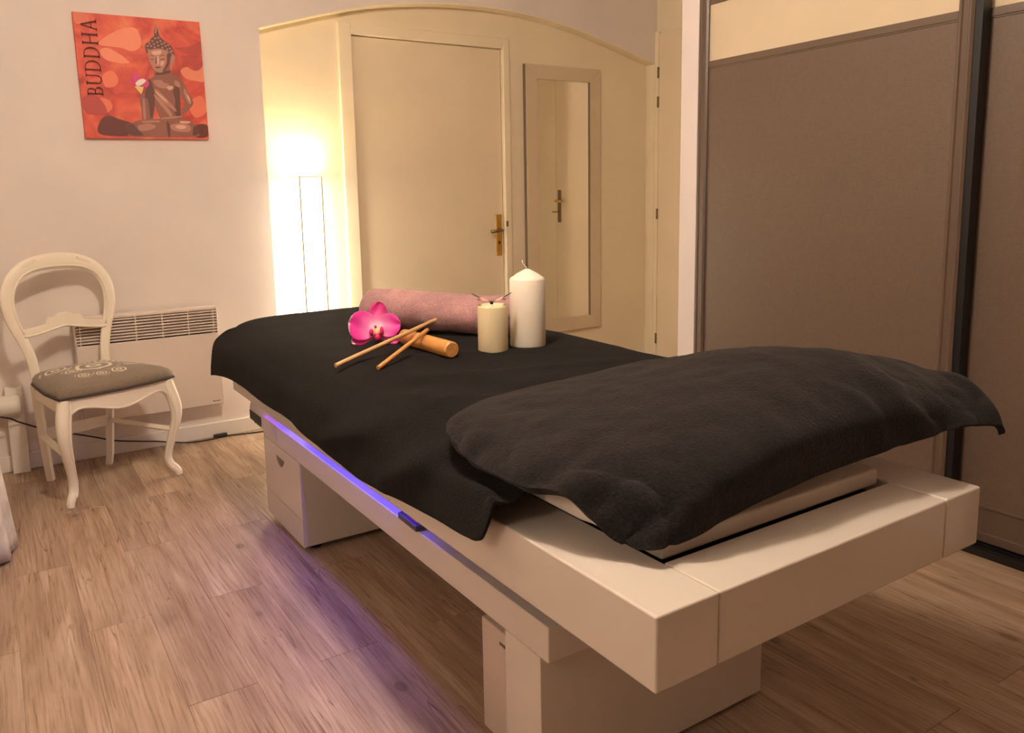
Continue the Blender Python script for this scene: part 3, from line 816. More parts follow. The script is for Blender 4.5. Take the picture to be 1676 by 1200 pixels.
MB().tube(bead, 0.0045, 8).build('bead_moulding', 'chairpaint', apf, smooth=True)
for s in (-1, 1):
    a, b = Vector((s*0.222, -0.19, 0)), Vector((s*0.155, 0.178, 0)); d = (b-a).normalized(); nn = Vector((-d.y, d.x, 0))*0.010
    mb = MB(); i = 0
    mb.v += [tuple(p+q+Vector((0, 0, z))) for z in (0.372, SZc) for p, q in ((a, nn), (b, nn), (b, -nn), (a, -nn))]
    mb.f += [(0, 1, 2, 3), (7, 6, 5, 4), (0, 4, 5, 1), (1, 5, 6, 2), (2, 6, 7, 3), (3, 7, 4, 0)]
    mb.build('side_apron', 'chairpaint', ch, bevel=0.002)
MB().box(-0.16, 0.16, 0.168, 0.19, 0.372, SZc).build('back_apron', 'chairpaint', ch, bevel=0.002)
# cabriole front legs
for s in (-1, 1):
    pts = [(s*.214, -.190, .430), (s*.222, -.196, .385), (s*.232, -.206, .335), (s*.236, -.212, .29), (s*.232, -.208, .24), (s*.220, -.194, .18), (s*.208, -.180, .12), (s*.204, -.174, .08), (s*.210, -.180, .05), (s*.222, -.192, .032), (s*.230, -.200, .018), (s*.232, -.202, 0.0)]
    sq = [(.024, .024), (.026, .026), (.026, .026), (.024, .024), (.021, .021), (.018, .018), (.016, .016), (.0155, .0155), (.016, .016), (.0165, .0165), (.0155, .0155), (.014, .014)]
    Pn = np.array(pts); Sn = np.array([(a, b, 0) for a, b in sq]); N_ = 44
    pts2 = [tuple(catmull(Pn, t*(len(Pn)-1)/N_)) for t in range(N_+1)]; sq2 = [float(catmull(Sn, t*(len(Sn)-1)/N_)[0]) for t in range(N_+1)]
    leg = MB().tube(pts2, sq2, 12).build('front_leg', 'chairpaint', ch, smooth=True)
    bp_ = [(x*1.0-s*r*0.75, y-r*0.78, z) for (x, y, z), r in list(zip(pts2, sq2))[2:36]]
    MB().tube(bp_, 0.0035, 6).build('bead_moulding', 'chairpaint', leg, smooth=True)
# rear legs, straight and square, and the stretchers
for s in (-1, 1):
    MB().tube([(s*.158, .185, .44), (s*.150, .186, .28), (s*.135, .192, .06), (s*.128, .198, 0.0)], None, 4, squash=[(.020, .020), (.020, .020), (.0185, .0185), (.018, .018)]).build('rear_leg', 'chairpaint', ch)
    MB().tube([(s*.145, .19, .205), (s*.222, -.196, .205)], None, 4, squash=[(.016, .012), (.016, .012)]).build('side_stretcher', 'chairpaint', ch)
MB().box(-.145, .145, .180, .196, .185, .232).build('back_stretcher', 'chairpaint', ch, bevel=0.002)
# balloon back
bk = [(-.150, .186, .43), (-.152, .190, .50), (-.160, .198, .56), (-.180, .208, .63), (-.203, .217, .70), (-.212, .222, .765), (-.205, .227, .825), (-.178, .231, .878), (-.130, .235, .915), (-.065, .237, .934), (0, .238, .939)]
bk = bk+[(-x, y, z) for x, y, z in bk[-2::-1]]
wid = [.021, .021, .022, .023, .025, .027, .028, .029, .031, .034, .036]; wid = wid+wid[-2::-1]
Pn = np.array(bk); Wn = np.array([(a, 0, 0) for a in wid]); N_ = 90
bpts = [tuple(catmull(Pn, t*(len(Pn)-1)/N_)) for t in range(N_+1)]; bw = [float(catmull(Wn, t*(len(Wn)-1)/N_)[0]) for t in range(N_+1)]
# sweep: in-plane half width bw, depth half 0.013
hoop = MB().tube(bpts, None, 12, squash=[(0.013, b) for b in bw]).build('back_hoop', 'chairpaint', ch, smooth=True)
ins = []
for (x, y, z), b in list(zip(bpts, bw))[14:-14]:
    c = Vector((0, 0, 0.76)); d = Vector((x, 0, z))-c; d.normalize()
    ins.append((x-d.x*b*0.62, y-0.0115, z-d.z*b*0.62))
MB().tube(ins, 0.0045, 6).build('bead_moulding', 'chairpaint', hoop, smooth=True)
for s in (-1, 1):   # carved shoulders on the crest
    MB().prism([(s*.085, .955), (s*.130, .937), (s*.150, .918), (s*.145, .912), (s*.120, .925), (s*.085, .940)], 'y', .222, .246).build('crest_shoulder', 'chairpaint', hoop, bevel=0.003)
# lower splat, bowed with a raised scalloped centre
sp = MB(); n = 48; 
for k in range(n+1):
    t = -1+2*k/n; x = t*0.178; a = abs(t)
    yc = 0.206+0.010*(1-a)
    mid = 0.646+0.026*math.cos(t*PI/2)**1.2 - 0.008*math.sin(a*PI)
    h = 0.018
    up_ = 0.0
    if a < 0.44: up_ = 0.024*min(1, (0.44-a)/0.05)+0.004*math.sin(a/0.44*PI*2.5)
    zt = mid+h+up_; zb_ = mid-h
    sp.v += [(x, yc-.009, zt), (x, yc-.009, zb_), (x, yc+.009, zb_), (x, yc+.009, zt)]
for k in range(n):
    a = 4*k; b = a+4
    for q in range(4): sp.f.append((a+q, b+q, b+(q+1) % 4, a+(q+1) % 4))
sp.f += [(3, 2, 1, 0), (4*n, 4*n+1, 4*n+2, 4*n+3)]
spl = sp.build('back_splat', 'chairpaint', ch, bevel=0.003)
lb = []
for k in range(n+1):
    t = -1+2*k/n; a = abs(t)
    lb.append((t*0.172, 0.206+0.010*(1-a)-.010, 0.646+0.026*math.cos(t*PI/2)**1.2-0.008*math.sin(a*PI)-0.012))
MB().tube(lb, 0.004, 6).build('bead_moulding', 'chairpaint', spl, smooth=True)

# ------------------------------------------------------------------ treatment table
BX0, BX1, BY0, BY1, BZ0, BZ1 = 0.72, 1.572, 0.734, 2.945, 0.480, 0.596
TX0 = 0.795
bed = thing('massage_table', 'long glossy white massage table on two box pedestals with violet light', 'massage table', (1.146, 1.85, 0))
def BD(mb, name, mat, bevel=0.003, parent=None, segs=2):
    o = mb.build(name, mat, parent or bed, bevel=bevel, segs=segs)
    if parent is None: o.location = (-1.146, -1.85, 0)
    return o
IX0, IX1, IY0 = 0.846, 1.450, 0.850
def rail(x0, x1):
    return [(x0, BY0), (x1, BY0), (x1, BY1-0.02), (x1-0.02, BY1), (x0+0.02, BY1), (x0, BY1-0.02)]
BD(MB().box(BX0, IX0-0.001, BY0, 1.592, BZ0, BZ1), 'side_rail', 'lacquer', 0.004)
BD(MB().box(BX0, IX0-0.001, 1.5935, BY1, BZ0, BZ1), 'side_rail', 'lacquer', 0.004)
BD(MB().box(IX1+0.004, BX1, BY0, BY1, BZ0, BZ1), 'side_rail', 'lacquer', 0.004)
BD(MB().box(IX0+0.001, IX1+0.002, BY0+0.001, IY0, BZ0, BZ1-0.001), 'end_board', 'lacquer', 0.004)
BD(MB().box(IX0, IX1, BY1-0.10, BY1, BZ0, BZ1), 'head_board', 'lacquer', 0.004)
BD(MB().box(IX0, IX1+0.003, IY0+0.001, BY1-0.1, BZ0+0.01, BZ0+0.085), 'inner_deck', 'black', 0)
# hinged foot plate and mattress
BD(MB().box(0.858, 1.442, 0.864, 1.34, 0.588, 0.622), 'foot_plate', 'pad', 0.006, segs=3)
def pillow_slab(x0, x1, y0, y1, z0, z1, tilt=0.0):
    mb = MB().box(x0, x1, y0, y1, z0, z1)
    mb.v = [(x, y, z+tilt*(x-x0)) for x, y, z in mb.v]
    return mb
fc = MB()
ol = [(0.800, 1.31), (0.800, 1.00), (0.815, 0.935), (0.850, 0.888), (0.905, 0.866), (1.10, 0.852), (1.30, 0.838), (1.48, 0.818), (1.552, 0.812), (1.568, 0.835), (1.575, 0.95), (1.575, 1.31)]
fc.prism(ol, 'z', 0.0, 1.0)
fc.v = [(x, y, 0.6225+0.072*max(0, (x-0.86)/0.70)**1.15+z*0.040) for x, y, z in fc.v]
BD(fc, 'foot_cushion', 'pad', 0.008, segs=3)
BD(pillow_slab(0.765, 1.575, 1.325, 3.06, 0.598, 0.690), 'mattress', 'pad', 0.045, segs=5)
# lower tray
TY0, TY1, TZ0, TZ1 = 1.086, 2.692, 0.316, 0.388
BD(MB().box(TX0, 1.50, TY0, TY1, TZ0, TZ1), 'tray_beam', 'lacquer', 0.003)
# supports between tray and top (hidden in the middle)
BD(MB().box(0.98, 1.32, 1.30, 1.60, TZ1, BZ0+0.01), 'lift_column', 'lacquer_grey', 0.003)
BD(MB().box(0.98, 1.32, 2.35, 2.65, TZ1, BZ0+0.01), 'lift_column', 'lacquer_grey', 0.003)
# rear pedestal with drawer
FP = BD(MB().box(TX0+0.0035, 1.50, 2.453, 2.850, 0.022, 0.315).box(TX0+0.0035, 1.50, 2.693, 2.850, 0.3148, 0.387), 'rear_pedestal', 'lacquer', 0.003)
# side face panels: upper drawer front with a finger notch, lower drawer front
def notch_panel():
    y0, y1, z0, z1 = 2.453, 2.850, 0.1165, 0.3155
    n = 14; arc = [(2.613+0.107*k/n, 0.278-0.034*math.sin(PI*(k/n))**0.8) for k in range(n+1)]
    mb = MB()
    # strips left, right, above and below the notch
    mb.box(TX0-0.0005, TX0+0.0035, y0, 2.613, z0, z1).box(TX0-0.0005, TX0+0.0035, 2.720, y1, z0, z1).box(TX0-0.0005, TX0+0.0035, 2.613, 2.720, 0.278, z1)
    mb.prism([(2.613, z0)]+[(2.720, z0)]+[(y, z) for y, z in reversed(arc)], 'x', TX0-0.0005, TX0+0.0035)
    return mb
BD(notch_panel(), 'drawer_front', 'lacquer', 0)
BD(MB().box(TX0-0.0005, TX0+0.0035, 2.453, 2.850, 0.022, 0.1145), 'drawer_front', 'lacquer', 0)
BD(MB().box(TX0-0.0005, TX0+0.0035, 2.694, 2.850, 0.318, 0.388), 'pedestal_panel', 'lacquer', 0)
n = 14
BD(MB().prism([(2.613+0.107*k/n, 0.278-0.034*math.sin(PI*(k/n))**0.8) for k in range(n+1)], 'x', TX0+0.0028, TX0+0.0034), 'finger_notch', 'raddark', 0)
for (x, y) in ((0.85, 2.50), (1.45, 2.50), (0.85, 2.80), (1.45, 2.80)):
    BD(MB().tube([(x, y, 0.0), (x, y, 0.022)], 0.020, 14), 'foot', 'black', 0)
# front pedestal
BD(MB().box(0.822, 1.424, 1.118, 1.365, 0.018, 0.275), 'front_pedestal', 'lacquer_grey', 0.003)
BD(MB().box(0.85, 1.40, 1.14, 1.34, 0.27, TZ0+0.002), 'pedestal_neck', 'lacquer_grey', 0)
BD(MB().box(TX0, 1.426, 1.112, 1.232, 0.012, TZ0), 'pedestal_front', 'lacquer', 0.002)
for (x, y) in ((0.87, 1.16), (1.36, 1.16), (0.87, 1.32), (1.36, 1.32)):
    BD(MB().tube([(x, y, 0.0), (x, y, 0.014)], 0.018, 14), 'foot', 'black', 0)
mk = MB()
for k, hh in enumerate((.006, .005, .0065, .0065, .005, .011)):
    yk = 1.294-k*0.0075
    mk.box(0.8212, 0.8219, yk-0.0055, yk-0.004, 0.243, 0.243+0.007).box(0.8212, 0.8219, yk-0.002, yk-0.0005, 0.243-(hh-0.006), 0.25).box(0.8212, 0.8219, yk-0.0055, yk-0.0005, 0.2485, 0.25)
BD(mk, 'maker_mark', 'logo', 0)
# rounded white cradle with a black band at the head end, below the frame
cr = MB()
oc = [(2.700, .318), (2.895, .318)]+[(2.985+0.095*math.cos(a), .366+0.050*math.sin(a)) for a in np.linspace(-PI/2, PI/2, 12)]+[(2.70, .416)]
cr.prism(oc, 'x', 0.81, 1.46)
cro = BD(cr, 'head_cradle', 'lacquer', 0.006)
bnd = MB()
outer = [(2.985+0.0965*math.cos(a), .366+0.0515*math.sin(a)) for a in np.linspace(-1.25, 0.0, 10)]
inner = [(2.985+0.094*math.cos(a), .366+0.0485*math.sin(a)) for a in np.linspace(0.0, -1.25, 10)]
bnd.prism(outer+inner, 'x', 0.812, 1.458)
bnd.box(0.8085, 0.8105, 2.925, 3.075, .326, .362)
BD(bnd, 'black_band', 'black', 0, cro)
BD(MB().box(1.00, 1.30, 2.80, 2.95, .41, BZ0+0.005), 'cradle_hanger', 'lacquer', 0)
# light strip under the top
BD(MB().box(0.778, 0.796, 1.60, 2.69, BZ0-0.003, BZ0-0.0005), 'light_strip', 'led', 0)
BD(MB().box(0.778, 0.796, 2.70, 2.90, BZ0-0.003, BZ0-0.0005), 'light_strip', 'ledpink', 0)
# remote on the tray
rm = thing('remote_control', 'small flat remote with red display lying on the lit tray', 'remote', (0.806, 1.650, TZ1), math.radians(-2))
MB().box(-0.017, 0.017, -0.052, 0.052, 0, 0.016).build('case', 'remote', rm, bevel=0.003)
for k in range(4): MB().box(-0.003, 0.010, -0.030+k*0.013, -0.022+k*0.013, 0.016, 0.0175).build('button', 'red_led', rm)

# ------------------------------------------------------------------ black sheet over the table
hemY = [1.085, 1.105, 1.13, 1.18, 1.28, 1.364, 1.60, 1.825, 2.09, 2.35, 2.56, 2.75, 2.90, 3.00, 3.08]
hemZ = [.650, .604, .570, .560, .550, .543, .526, .520, .540, .545, .546, .545, .540, .528, .515]
ctrl = []
def sheet_row(y, hz, far=0.0):
    # far 0..1 softens the left shoulder towards the head end
    xs = 0.695
    e = far
    cap = .664 if y < 1.2 else 1.0
    row = [(xs-0.004, y, hz), (xs, y, min(hz+0.045, cap)), (xs+0.008+0.004*e, y, min(max(hz+0.09, .635-0.01*e), cap+0.003)), (0.735, y, .676-.022*e), (0.775, y, .700-.020*e), (0.84, y, .7135-.006*e), (1.0, y, .7155), (1.2, y, .7165), (1.4, y, .7165), (1.53, y, .7145), (1.585, y, .706), (1.612, y, .675), (1.622, y, .62), (1.626, y, .56)]
    return row
for y, hz in zip(hemY, hemZ):
    row = sheet_row(y, hz, max(0, min(1, (y-2.6)/0.4)))
    dip = max(0.0, min(1.0, (1.42-y)/0.22))          # the near end is pressed down by the blanket
    row = [(x, yy, z-dip*0.034*max(0.0, min(1.0, (1.15-x)/0.3))*max(0.0, min(1.0, (z-.655)/.02))) for x, yy, z in row]
    ctrl.append(row)
base = sheet_row(3.10, .510, 1.0)
ctrl.append([(x, 3.108, z-0.010 if z > .66 else z) for x, y, z in base])
ctrl.append([(x+0.004 if x < .75 else x, 3.128, min(z, .672)) for x, y, z in base])
ctrl.append([(x+0.010 if x < .75 else x, 3.136, min(z, .61)-0.0 if z > .6 else z) for x, y, z in base])
ctrl.append([(x+0.014 if x < .75 else x, 3.138, min(z, .535)-0.02*math.sin(j*1.3)) for j, (x, y, z) in enumerate(base)])
S = patch(ctrl, 190, 130)
for i in range(S.shape[0]):
    for j in range(S.shape[1]):
        x, y, z = S[i, j]
        top = max(0.0, min(1.0, (z-0.69)/0.02))
        side = 1-top
        # drape folds down the left side, shallow ripples on top
        if x < 0.9 and side > 0:
            f = 0.012*math.sin(y*13+1.2*math.sin(y*3.1))+0.008*fbm(y*5, z*2, 3.1, 1.0)
            S[i, j, 0] -= side*(0.002+max(-0.003, 0.45*f*min(1, (0.70-z)/0.15)))
        if x < 0.78 and side > 0 and 1.2 < y < 2.05:      # two long pull folds running down to the hem
            for (ya, za, yb, zb2, am) in ((1.50, .71, 1.90, .55, .013), (1.28, .70, 1.54, .55, .014)):
                t_ = max(0, min(1, ((y-ya)*(yb-ya)+(z-za)*(zb2-za))/((yb-ya)**2+(zb2-za)**2)))
                dd = math.hypot(y-ya-t_*(yb-ya), z-za-t_*(zb2-za))
                S[i, j, 0] -= side*am*math.exp(-(dd/0.030)**2)*min(1, (z-.50)/.08)
        if top > 0:
            r_ = 0.0040*fbm(x*2.2+y*1.2, y*2.2-x, 1.7, 1.0)+0.0022*fbm(x*6+y*3, y*7-3*x, 9.1, 1.0)
            # long diagonal pull folds towards the near left corner
            d_ = (x-0.72)*0.8+(y-1.5)*0.55
            if x < 1.25 and y < 2.0: r_ += 0.0080*math.sin(d_*22+2*fbm(x*3, y*3, 4.0))*max(0, min(1, (2.0-y)/0.5))*max(0, min(1, (1.25-x)/0.3))
            for (xa, ya, xb, yb, am) in ((0.74, 1.52, 1.05, 1.47, .007), (0.80, 1.75, 1.45, 1.60, .005), (0.85, 2.05, 1.55, 1.78, .004)):
                t_ = max(0, min(1, ((y-ya)*(yb-ya)+(x-xa)*(xb-xa))/((yb-ya)**2+(xb-xa)**2)))
                dd = math.hypot(y-ya-t_*(yb-ya), x-xa-t_*(xb-xa))
                r_ += am*math.exp(-(dd/0.028)**2)*math.sin(PI*min(1, max(0, 0.15+0.8*t_)))
            S[i, j, 2] += top*r_
sh_ = MB().grid(S).build('bed_sheet', 'sheet', None, smooth=True)
md = sh_.modifiers.new('solid', 'SOLIDIFY'); md.thickness = 0.006; md.offset = 1.0
tag(sh_, 'large black terry sheet draped over the massage table under the candles', 'sheet')

# ------------------------------------------------------------------ folded blanket at the foot end
B = [
 # near hem
 [(.812, .872, .616), (.850, .845, .622), (1.003, .846, .647), (1.160, .842, .664), (1.316, .834, .674), (1.44, .815, .686), (1.553, .797, .694), (1.636, .771, .696), (1.668, .752, .676)],
 [(.805, .888, .632), (.86, .862, .670), (.96, .848, .712), (1.13, .846, .742), (1.30, .842, .755), (1.43, .832, .758), (1.56, .818, .755), (1.66, .800, .740), (1.692, .778, .712)],
 [(.790, .910, .642), (.845, .900, .702), (.93, .895, .738), (1.12, .900, .775), (1.28, .895, .795), (1.42, .885, .803), (1.53, .875, .806), (1.65, .860, .782), (1.705, .848, .755)],
 [(.755, .968, .688), (.815, .968, .722), (.91, .97, .750), (1.10, .975, .788), (1.28, .975, .815), (1.42, .972, .832), (1.52, .965, .836), (1.66, .95, .795), (1.71, .94, .75)],
 [(.728, 1.04, .684), (.79, 1.05, .722), (.90, 1.06, .754), (1.10, 1.07, .792), (1.28, 1.075, .822), (1.40, 1.075, .834), (1.50, 1.075, .833), (1.65, 1.06, .79), (1.70, 1.05, .74)],
 [(.716, 1.125, .683), (.775, 1.14, .722), (.885, 1.16, .752), (1.08, 1.175, .786), (1.26, 1.18, .812), (1.40, 1.18, .818), (1.50, 1.18, .812), (1.64, 1.17, .77), (1.68, 1.16, .72)],
 [(.709, 1.215, .695), (.765, 1.235, .724), (.875, 1.26, .747), (1.06, 1.28, .770), (1.24, 1.285, .788), (1.38, 1.285, .790), (1.50, 1.285, .780), (1.63, 1.275, .745), (1.67, 1.27, .70)],
 [(.709, 1.268, .710), (.755, 1.305, .727), (.87, 1.345, .742), (1.05, 1.365, .756), (1.22, 1.37, .764), (1.38, 1.37, .760), (1.50, 1.37, .750), (1.62, 1.365, .725), (1.66, 1.36, .69)],
 [(.728, 1.312, .719), (.770, 1.360, .727), (.873, 1.412, .733), (1.03, 1.432, .738), (1.20, 1.438, .738), (1.38, 1.44, .734), (1.50, 1.44, .730), (1.61, 1.435, .712), (1.65, 1.43, .68)],
]
Bn = np.array(B, float)
Bn[1:, :, 2] -= 0.008
Bn[2:8, 5, 2] -= 0.004; Bn[2:8, 6, 2] -= 0.014; Bn[1:8, 7, 2] -= 0.002; Bn[1:6, 8, 2] += 0.008
S = patch(Bn, 120, 150)
nu, nv = S.shape[:2]
for i in range(nu):
    for j in range(nv):
        x, y, z = S[i, j]
        v = i/(nu-1); u = j/(nv-1)
        # folds that run down the near face from the ridge, fanning out
        face = max(0, 1-v/0.5)
        f = 0.013*face*math.sin(u*36+6*fbm(u*3, v*1.6, 0.7))*(0.5+0.5*math.sin(u*9+0.8))
        lf = max(0, 1-u/0.22)
        f += 0.007*lf*math.sin(v*34+3*fbm(v*4, u*3, 2.2))*min(1, u/0.05+0.3)
        f += 0.006*fbm(x*5+2*y, y*5-2*x, 5.5, 1.0)+0.003*fbm(x*13, y*13, 2.5, 1.0)
        edge = min(1, v/0.06)*min(1, (1-v)/0.1)
        if v < 0.25 and u < 0.14: f *= max(v/0.25, u/0.14)**1.5
        S[i, j, 2] += f*(0.35+0.65*edge)
        S[i, j, 1] -= f*face*0.8
bl = MB().grid(S).build('folded_blanket', 'blanket', None, smooth=True)
md = bl.modifiers.new('solid', 'SOLIDIFY'); md.thickness = 0.012; md.offset = 1.0
bv = bl.modifiers.new('bevel', 'BEVEL'); bv.width = 0.0045; bv.segments = 3; bv.limit_method = 'ANGLE'; bv.angle_limit = math.radians(50)
tag(bl, 'thick charcoal fleece blanket humped over the foot end of the table', 'blanket')

# ------------------------------------------------------------------ things on the sheet
ZT = 0.724
# rolled towel
tl = Vector((1.093, 2.515, ZT+0.068)); trr = Vector((1.415, 2.085, ZT+0.068))
ax = (trr-tl).normalized(); side = Vector((ax.y, -ax.x, 0))   # towards the camera side
nL, nS = 60, 48; mb = MB()
Ln = (trr-tl).length
for k in range(nL+1):
    t = k/nL; e = min(1, min(t, 1-t)/0.03); rs = 0.86+0.14*math.sqrt(max(0, 1-(1-e)**2))
    for s in range(nS):
        a = 2*PI*s/nS
        ra_, rb_ = 0.080*rs, 0.067*rs*(1+0.05*math.sin(t*5+1))
        w_ = 0.004*fbm(t*6, math.cos(a)*1.5, math.sin(a)*1.5)+0.0025*math.sin(t*38)*fbm(t*3, a, 2)
        p = tl+ax*(Ln*t)+side*(math.cos(a)*(ra_+w_))+Vector((0, 0, 1))*(math.sin(a)*(rb_+w_)+(0.004*math.sin(t*6.0)))
        p.z = max(p.z, ZT-0.004)
        mb.v.append(tuple(p))
for k in range(nL):
    for s in range(nS):
        a = k*nS+s; b = k*nS+(s+1) % nS; mb.f.append((a, b, b+nS, a+nS))
tw = thing('rolled_towel', 'mauve terry towel rolled up behind the candles and orchid', 'towel', tuple((tl+trr)/2-Vector((0, 0, 0.068))))
mid_ = (tl+trr)/2-Vector((0, 0, 0.068))
o = mb.build('roll', 'mauve', tw, smooth=True); o.location = -mid_
for end, sgn in ((tl, -1), (trr, 1)):      # spiral of the rolled layers on both ends
    sp_ = []
    for k in range(110):
        a = k*0.21; r_ = 0.056*(1-k/118)
        sp_.append(tuple(end+ax*sgn*(-0.004)+side*(math.cos(a)*r_*1.18)+Vector((0, 0, math.sin(a)*r_))))
    o = MB().tube(sp_, 0.0062, 6).build('rolled_layers', 'mauve', tw, smooth=True); o.location = -mid_

def candle(name, label, x, y, r, h, dome, mat, wick):
    t = thing(name, label, 'candle', (x, y, ZT-0.002), 0, 'pillar candles on the table')
    if dome: pf = [(0.001, 0), (r*0.98, 0), (r, 0.004), (r*1.0, h*0.5), (r*0.985, h-0.006), (r*0.94, h), (r*0.55, h+0.014), (r*0.15, h+0.0255), (0.001, h+0.027)]
    else: pf = [(0.001, 0), (r*0.98, 0), (r, 0.003), (r, h-0.006), (r*0.96, h), (r*0.88, h), (r*0.80, h-0.006), (0.001, h-0.008)]
    MB().lathe(pf, seg=48).build('wax_body', mat, t, smooth=True)
    if wick: MB().tube(wick, 0.0016, 6).build('wick', 'wick', t, smooth=True)
    return t
candle('pillar_candle', 'tall white pillar candle with a pointed top beside the shorter candle', 1.350, 1.930, 0.0535, 0.205, True, 'wax_white',
       [(0, 0, .226), (-.002, 0, .236), (-.008, .002, .243), (-.013, .004, .250), (-.013, .005, .258)])
candle('pillar_candle', 'short cream pillar candle with a pink butterfly resting on top', 1.222, 1.925, 0.0440, 0.136, False, 'wax_cream', [(0, 0, .125), (0.001, 0, .134)])

# butterfly on the short candle
def wing_mat():
    k = NT('butterfly_wing'); v = k.coords()
    ln = k.add('ShaderNodeVectorMath', operation='LENGTH'); k.link(v, ln.inputs[0])
    nz = k.noise(v, 120, 2)
    f = k.math('ADD', ln.outputs['Value'], k.math('MULTIPLY', nz, 0.008))
    k.col(k.ramp(k.math('MULTIPLY', f, 16.0), [(0.08, srgb(230, 130, 110)), (0.35, srgb(244, 190, 176)), (0.66, srgb(238, 196, 184)), (0.78, srgb(92, 70, 62)), (1.0, srgb(70, 52, 46))]))
    k.set(Roughness=0.5); return k.m
M['wing'] = wing_mat()
bf = thing('butterfly_ornament', 'small pink butterfly with dark wing tips perched on the short candle', 'ornament', (1.207, 1.905, ZT+0.134), math.radians(-32))
MB().tube([(0.0, -0.018, 0.010), (0, -0.012, 0.011), (0, 0.0, 0.010), (0, 0.012, 0.007), (0, 0.026, 0.004)], [0.003, 0.0055, 0.005, 0.004, 0.002], 10).build('body', 'black', bf, smooth=True)
for s in (-1, 1):
    for nm, pts, rise in (('fore_wing', [(0, 0), (.018, .010), (.040, .020), (.056, .026), (.058, .018), (.050, .004), (.034, -.008), (.016, -.010)], 0.42), ('hind_wing', [(0, .004), (.016, .018), (.030, .036), (.036, .044), (.042, .038), (.040, .024), (.022, .008)], 0.12)):
        mb = MB(); q = [(s*x, y, 0.010+x*rise+0.0008) for x, y in pts]; q2 = [(x, y, z-0.0014) for x, y, z in q]
        n = len(q); mb.v = q+q2; mb.f = [tuple(range(n)), tuple(range(2*n-1, n-1, -1))]+[(k, n+k, n+(k+1) % n, (k+1) % n) for k in range(n)]
        mb.build(nm, 'wing', bf)
    MB().tube([(s*.001, -.018, .011), (s*.006, -.028, .017), (s*.010, -.034, .022)], 0.0006, 5).build('feeler', 'black', bf)

# bamboo sticks
def rod(name, label, a, b, r, mat, group, node=False):
    a, b = Vector(a), Vector(b); d = b-a; L_ = d.length
    t = thing(name, label, 'bamboo stick', tuple(a), 0, group)
    t.rotation_euler = d.to_track_quat('Z', 'Y').to_euler()
    pf = [(0.0005, 0), (r*0.85, 0), (r, r*0.18), (r, L_*0.30), (r, L_-r*0.18), (r*0.85, L_), (0.0005, L_)]
    MB().lathe(pf, seg=24).build('rod', mat, t, smooth=False, bevel=0.0)
    for p in t.children[0].data.polygons: p.use_smooth = len(p.vertices) == 4 and abs(p.normal.z) < 0.5
    return t
rod('bamboo_stick', 'thick amber bamboo roller lying between orchid and candles', (1.070, 1.900, ZT+0.0225), (1.062, 2.185, ZT+0.0225), 0.0235, 'bamboo', None)
a1 = Vector((.759, 1.989, ZT+0.004)); a2 = Vector((1.027, 2.086, ZT+0.0225+0.0235+0.0065)); dA = a2-a1
rod('bamboo_stick', 'long thin pale bamboo stick resting across the thick roller', a1, a1+dA*1.44, 0.0062, 'bamboo_light', 'thin bamboo sticks')
b1_ = Vector((.838, 1.888, ZT+0.004)); b2_ = Vector((1.051, 2.039, ZT+0.0225+0.0235+0.0065)); dB = b2_-b1_
rod('bamboo_stick', 'shorter thin amber bamboo stick leaning under the pale one on the roller', b1_, b1_+dB*1.12, 0.0062, 'bamboo', 'thin bamboo sticks')

# orchid
def petal_mat(name, edge, midc, centre, rad):
    k = NT(name); v = k.coords()
    ln = k.add('ShaderNodeVectorMath', operation='LENGTH'); k.link(v, ln.inputs[0])
    d = k.math('MULTIPLY', ln.outputs['Value'], 1.0/rad)
    nz = k.noise(k.coords((60, 60, 60)), 3, 2)
    d = k.math('ADD', d, k.math('MULTIPLY', k.math('SUBTRACT', nz, 0.5), 0.16))
    c = k.ramp(d, [(0.08, centre), (0.34, midc), (0.72, edge), (0.97, edge), (1.06, srgb(250, 205, 226))])
    k.col(c)
    k.set(Roughness=0.5, **{'Subsurface Weight': 0.15, 'Subsurface Scale': 0.01, 'Sheen Weight': 0.1}); return k.m
M['petal_big'] = petal_mat('orchid_petal', srgb(232, 52, 160), srgb(244, 128, 190), srgb(250, 226, 226), 0.084)
M['petal_sepal'] = petal_mat('orchid_sepal', srgb(210, 40, 130), srgb(238, 120, 180), srgb(246, 226, 226), 0.084)
M['lip'] = paint('orchid_lip', srgb(206, 24, 96), 0.45, 0.0, 90, 0.2)
M['lip_core'] = paint('orchid_lip_core', srgb(240, 186, 130), 0.5, 0.0, 90, 0.1)
orc = thing('orchid_flower', 'bright magenta orchid bloom with white throat leaning on the rolled towel', 'flower', (0.985, 2.215, ZT))
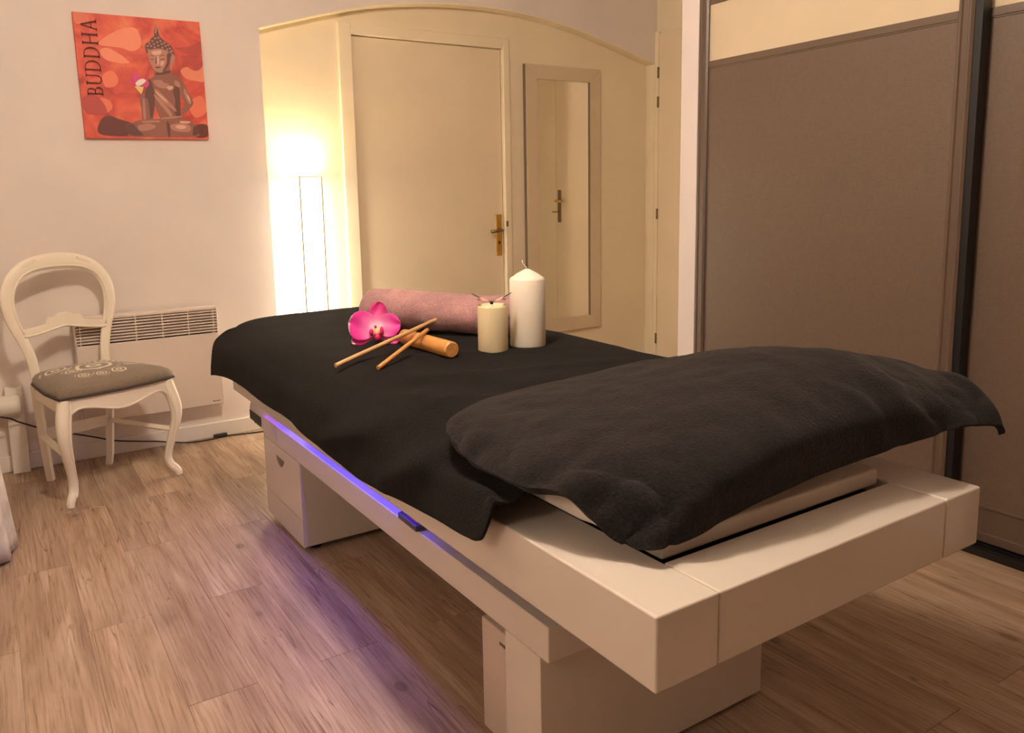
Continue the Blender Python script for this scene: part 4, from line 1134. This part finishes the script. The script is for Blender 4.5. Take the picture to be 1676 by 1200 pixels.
# flower frame: x right (in the picture plane), z up the flower, y away from the viewer; leaning slightly back
head = bpy.data.objects.new('flower_head', None); 
oz_ = math.radians(-25); tiltb = math.radians(-14)
Rf = Matrix.Rotation(oz_, 4, 'Z') @ Matrix.Rotation(tiltb, 4, 'X')
CEN = Vector((0.004, 0.012, 0.052))
def petal(name, ang, length, width, cup, mat, tip=0.55, back=0.0, ruff=0.003):
    nu_, nv_ = 19, 13; G = np.zeros((nu_, nv_, 3))
    for i in range(nu_):
        t = math.sin(PI/2*i/(nu_-1))
        q_ = (t-0.56)/(0.44 if t > 0.56 else 0.60)
        wdt = max(0.004 if t < 0.5 else 0.0008, width*math.sqrt(max(0.0, 1-q_*q_)))
        for j in range(nv_):
            s = -1+2*j/(nv_-1)
            lx = t*length; ly = s*wdt*0.5
            # rounded tip
            dep = cup*((t-0.15)**2)*length*2 + 0.35*cup*s*s*wdt + ruff*math.sin(s*5+t*6)*t
            X_ = lx*math.cos(ang)-ly*math.sin(ang); Z_ = lx*math.sin(ang)+ly*math.cos(ang)
            G[i, j] = (X_, back+(-dep), Z_)
    o = MB().grid(G).build(name, mat, orc, smooth=True)
    o.matrix_local = Matrix.Translation(CEN) @ Rf
    s_ = o.modifiers.new('solid', 'SOLIDIFY'); s_.thickness = 0.0012
    sb = o.modifiers.new('sub', 'SUBSURF'); sb.levels = 1; sb.render_levels = 1
    return o
petal('sepal', math.radians(83), 0.082, 0.058, 0.03, 'petal_sepal', back=0.006)
petal('sepal', math.radians(211), 0.088, 0.046, 0.05, 'petal_sepal', back=0.006)
petal('sepal', math.radians(-35), 0.080, 0.046, 0.05, 'petal_sepal', back=0.006)
petal('petal', math.radians(170), 0.086, 0.092, 0.10, 'petal_big', back=-0.002)
petal('petal', math.radians(9), 0.074, 0.074, 0.10, 'petal_big', back=-0.002)
def olob(name, mat, c, r):
    mb = MB(); pf = []
    for k in range(9):
        a = -PI/2+PI*k/8; pf.append((max(0.0004, math.cos(a)), math.sin(a)))
    mb.lathe(pf, seg=14); mb.v = [(x*r[0]+c[0], y*r[1]+c[1], z*r[2]+c[2]) for x, y, z in mb.v]
    o = mb.build(name, mat, orc, smooth=True); o.matrix_local = Matrix.Translation(CEN) @ Rf; return o
olob('lip', 'lip', (-0.016, -0.012, -0.014), (0.007, 0.010, 0.011))
olob('lip', 'lip', (0.016, -0.012, -0.010), (0.006, 0.010, 0.013))
olob('lip_tip', 'lip', (0.002, -0.018, -0.030), (0.009, 0.008, 0.012))
olob('lip_core', 'lip_core', (0.001, -0.014, -0.014), (0.008, 0.008, 0.012))
olob('column', 'lip', (-0.003, -0.008, 0.003), (0.004, 0.007, 0.005))
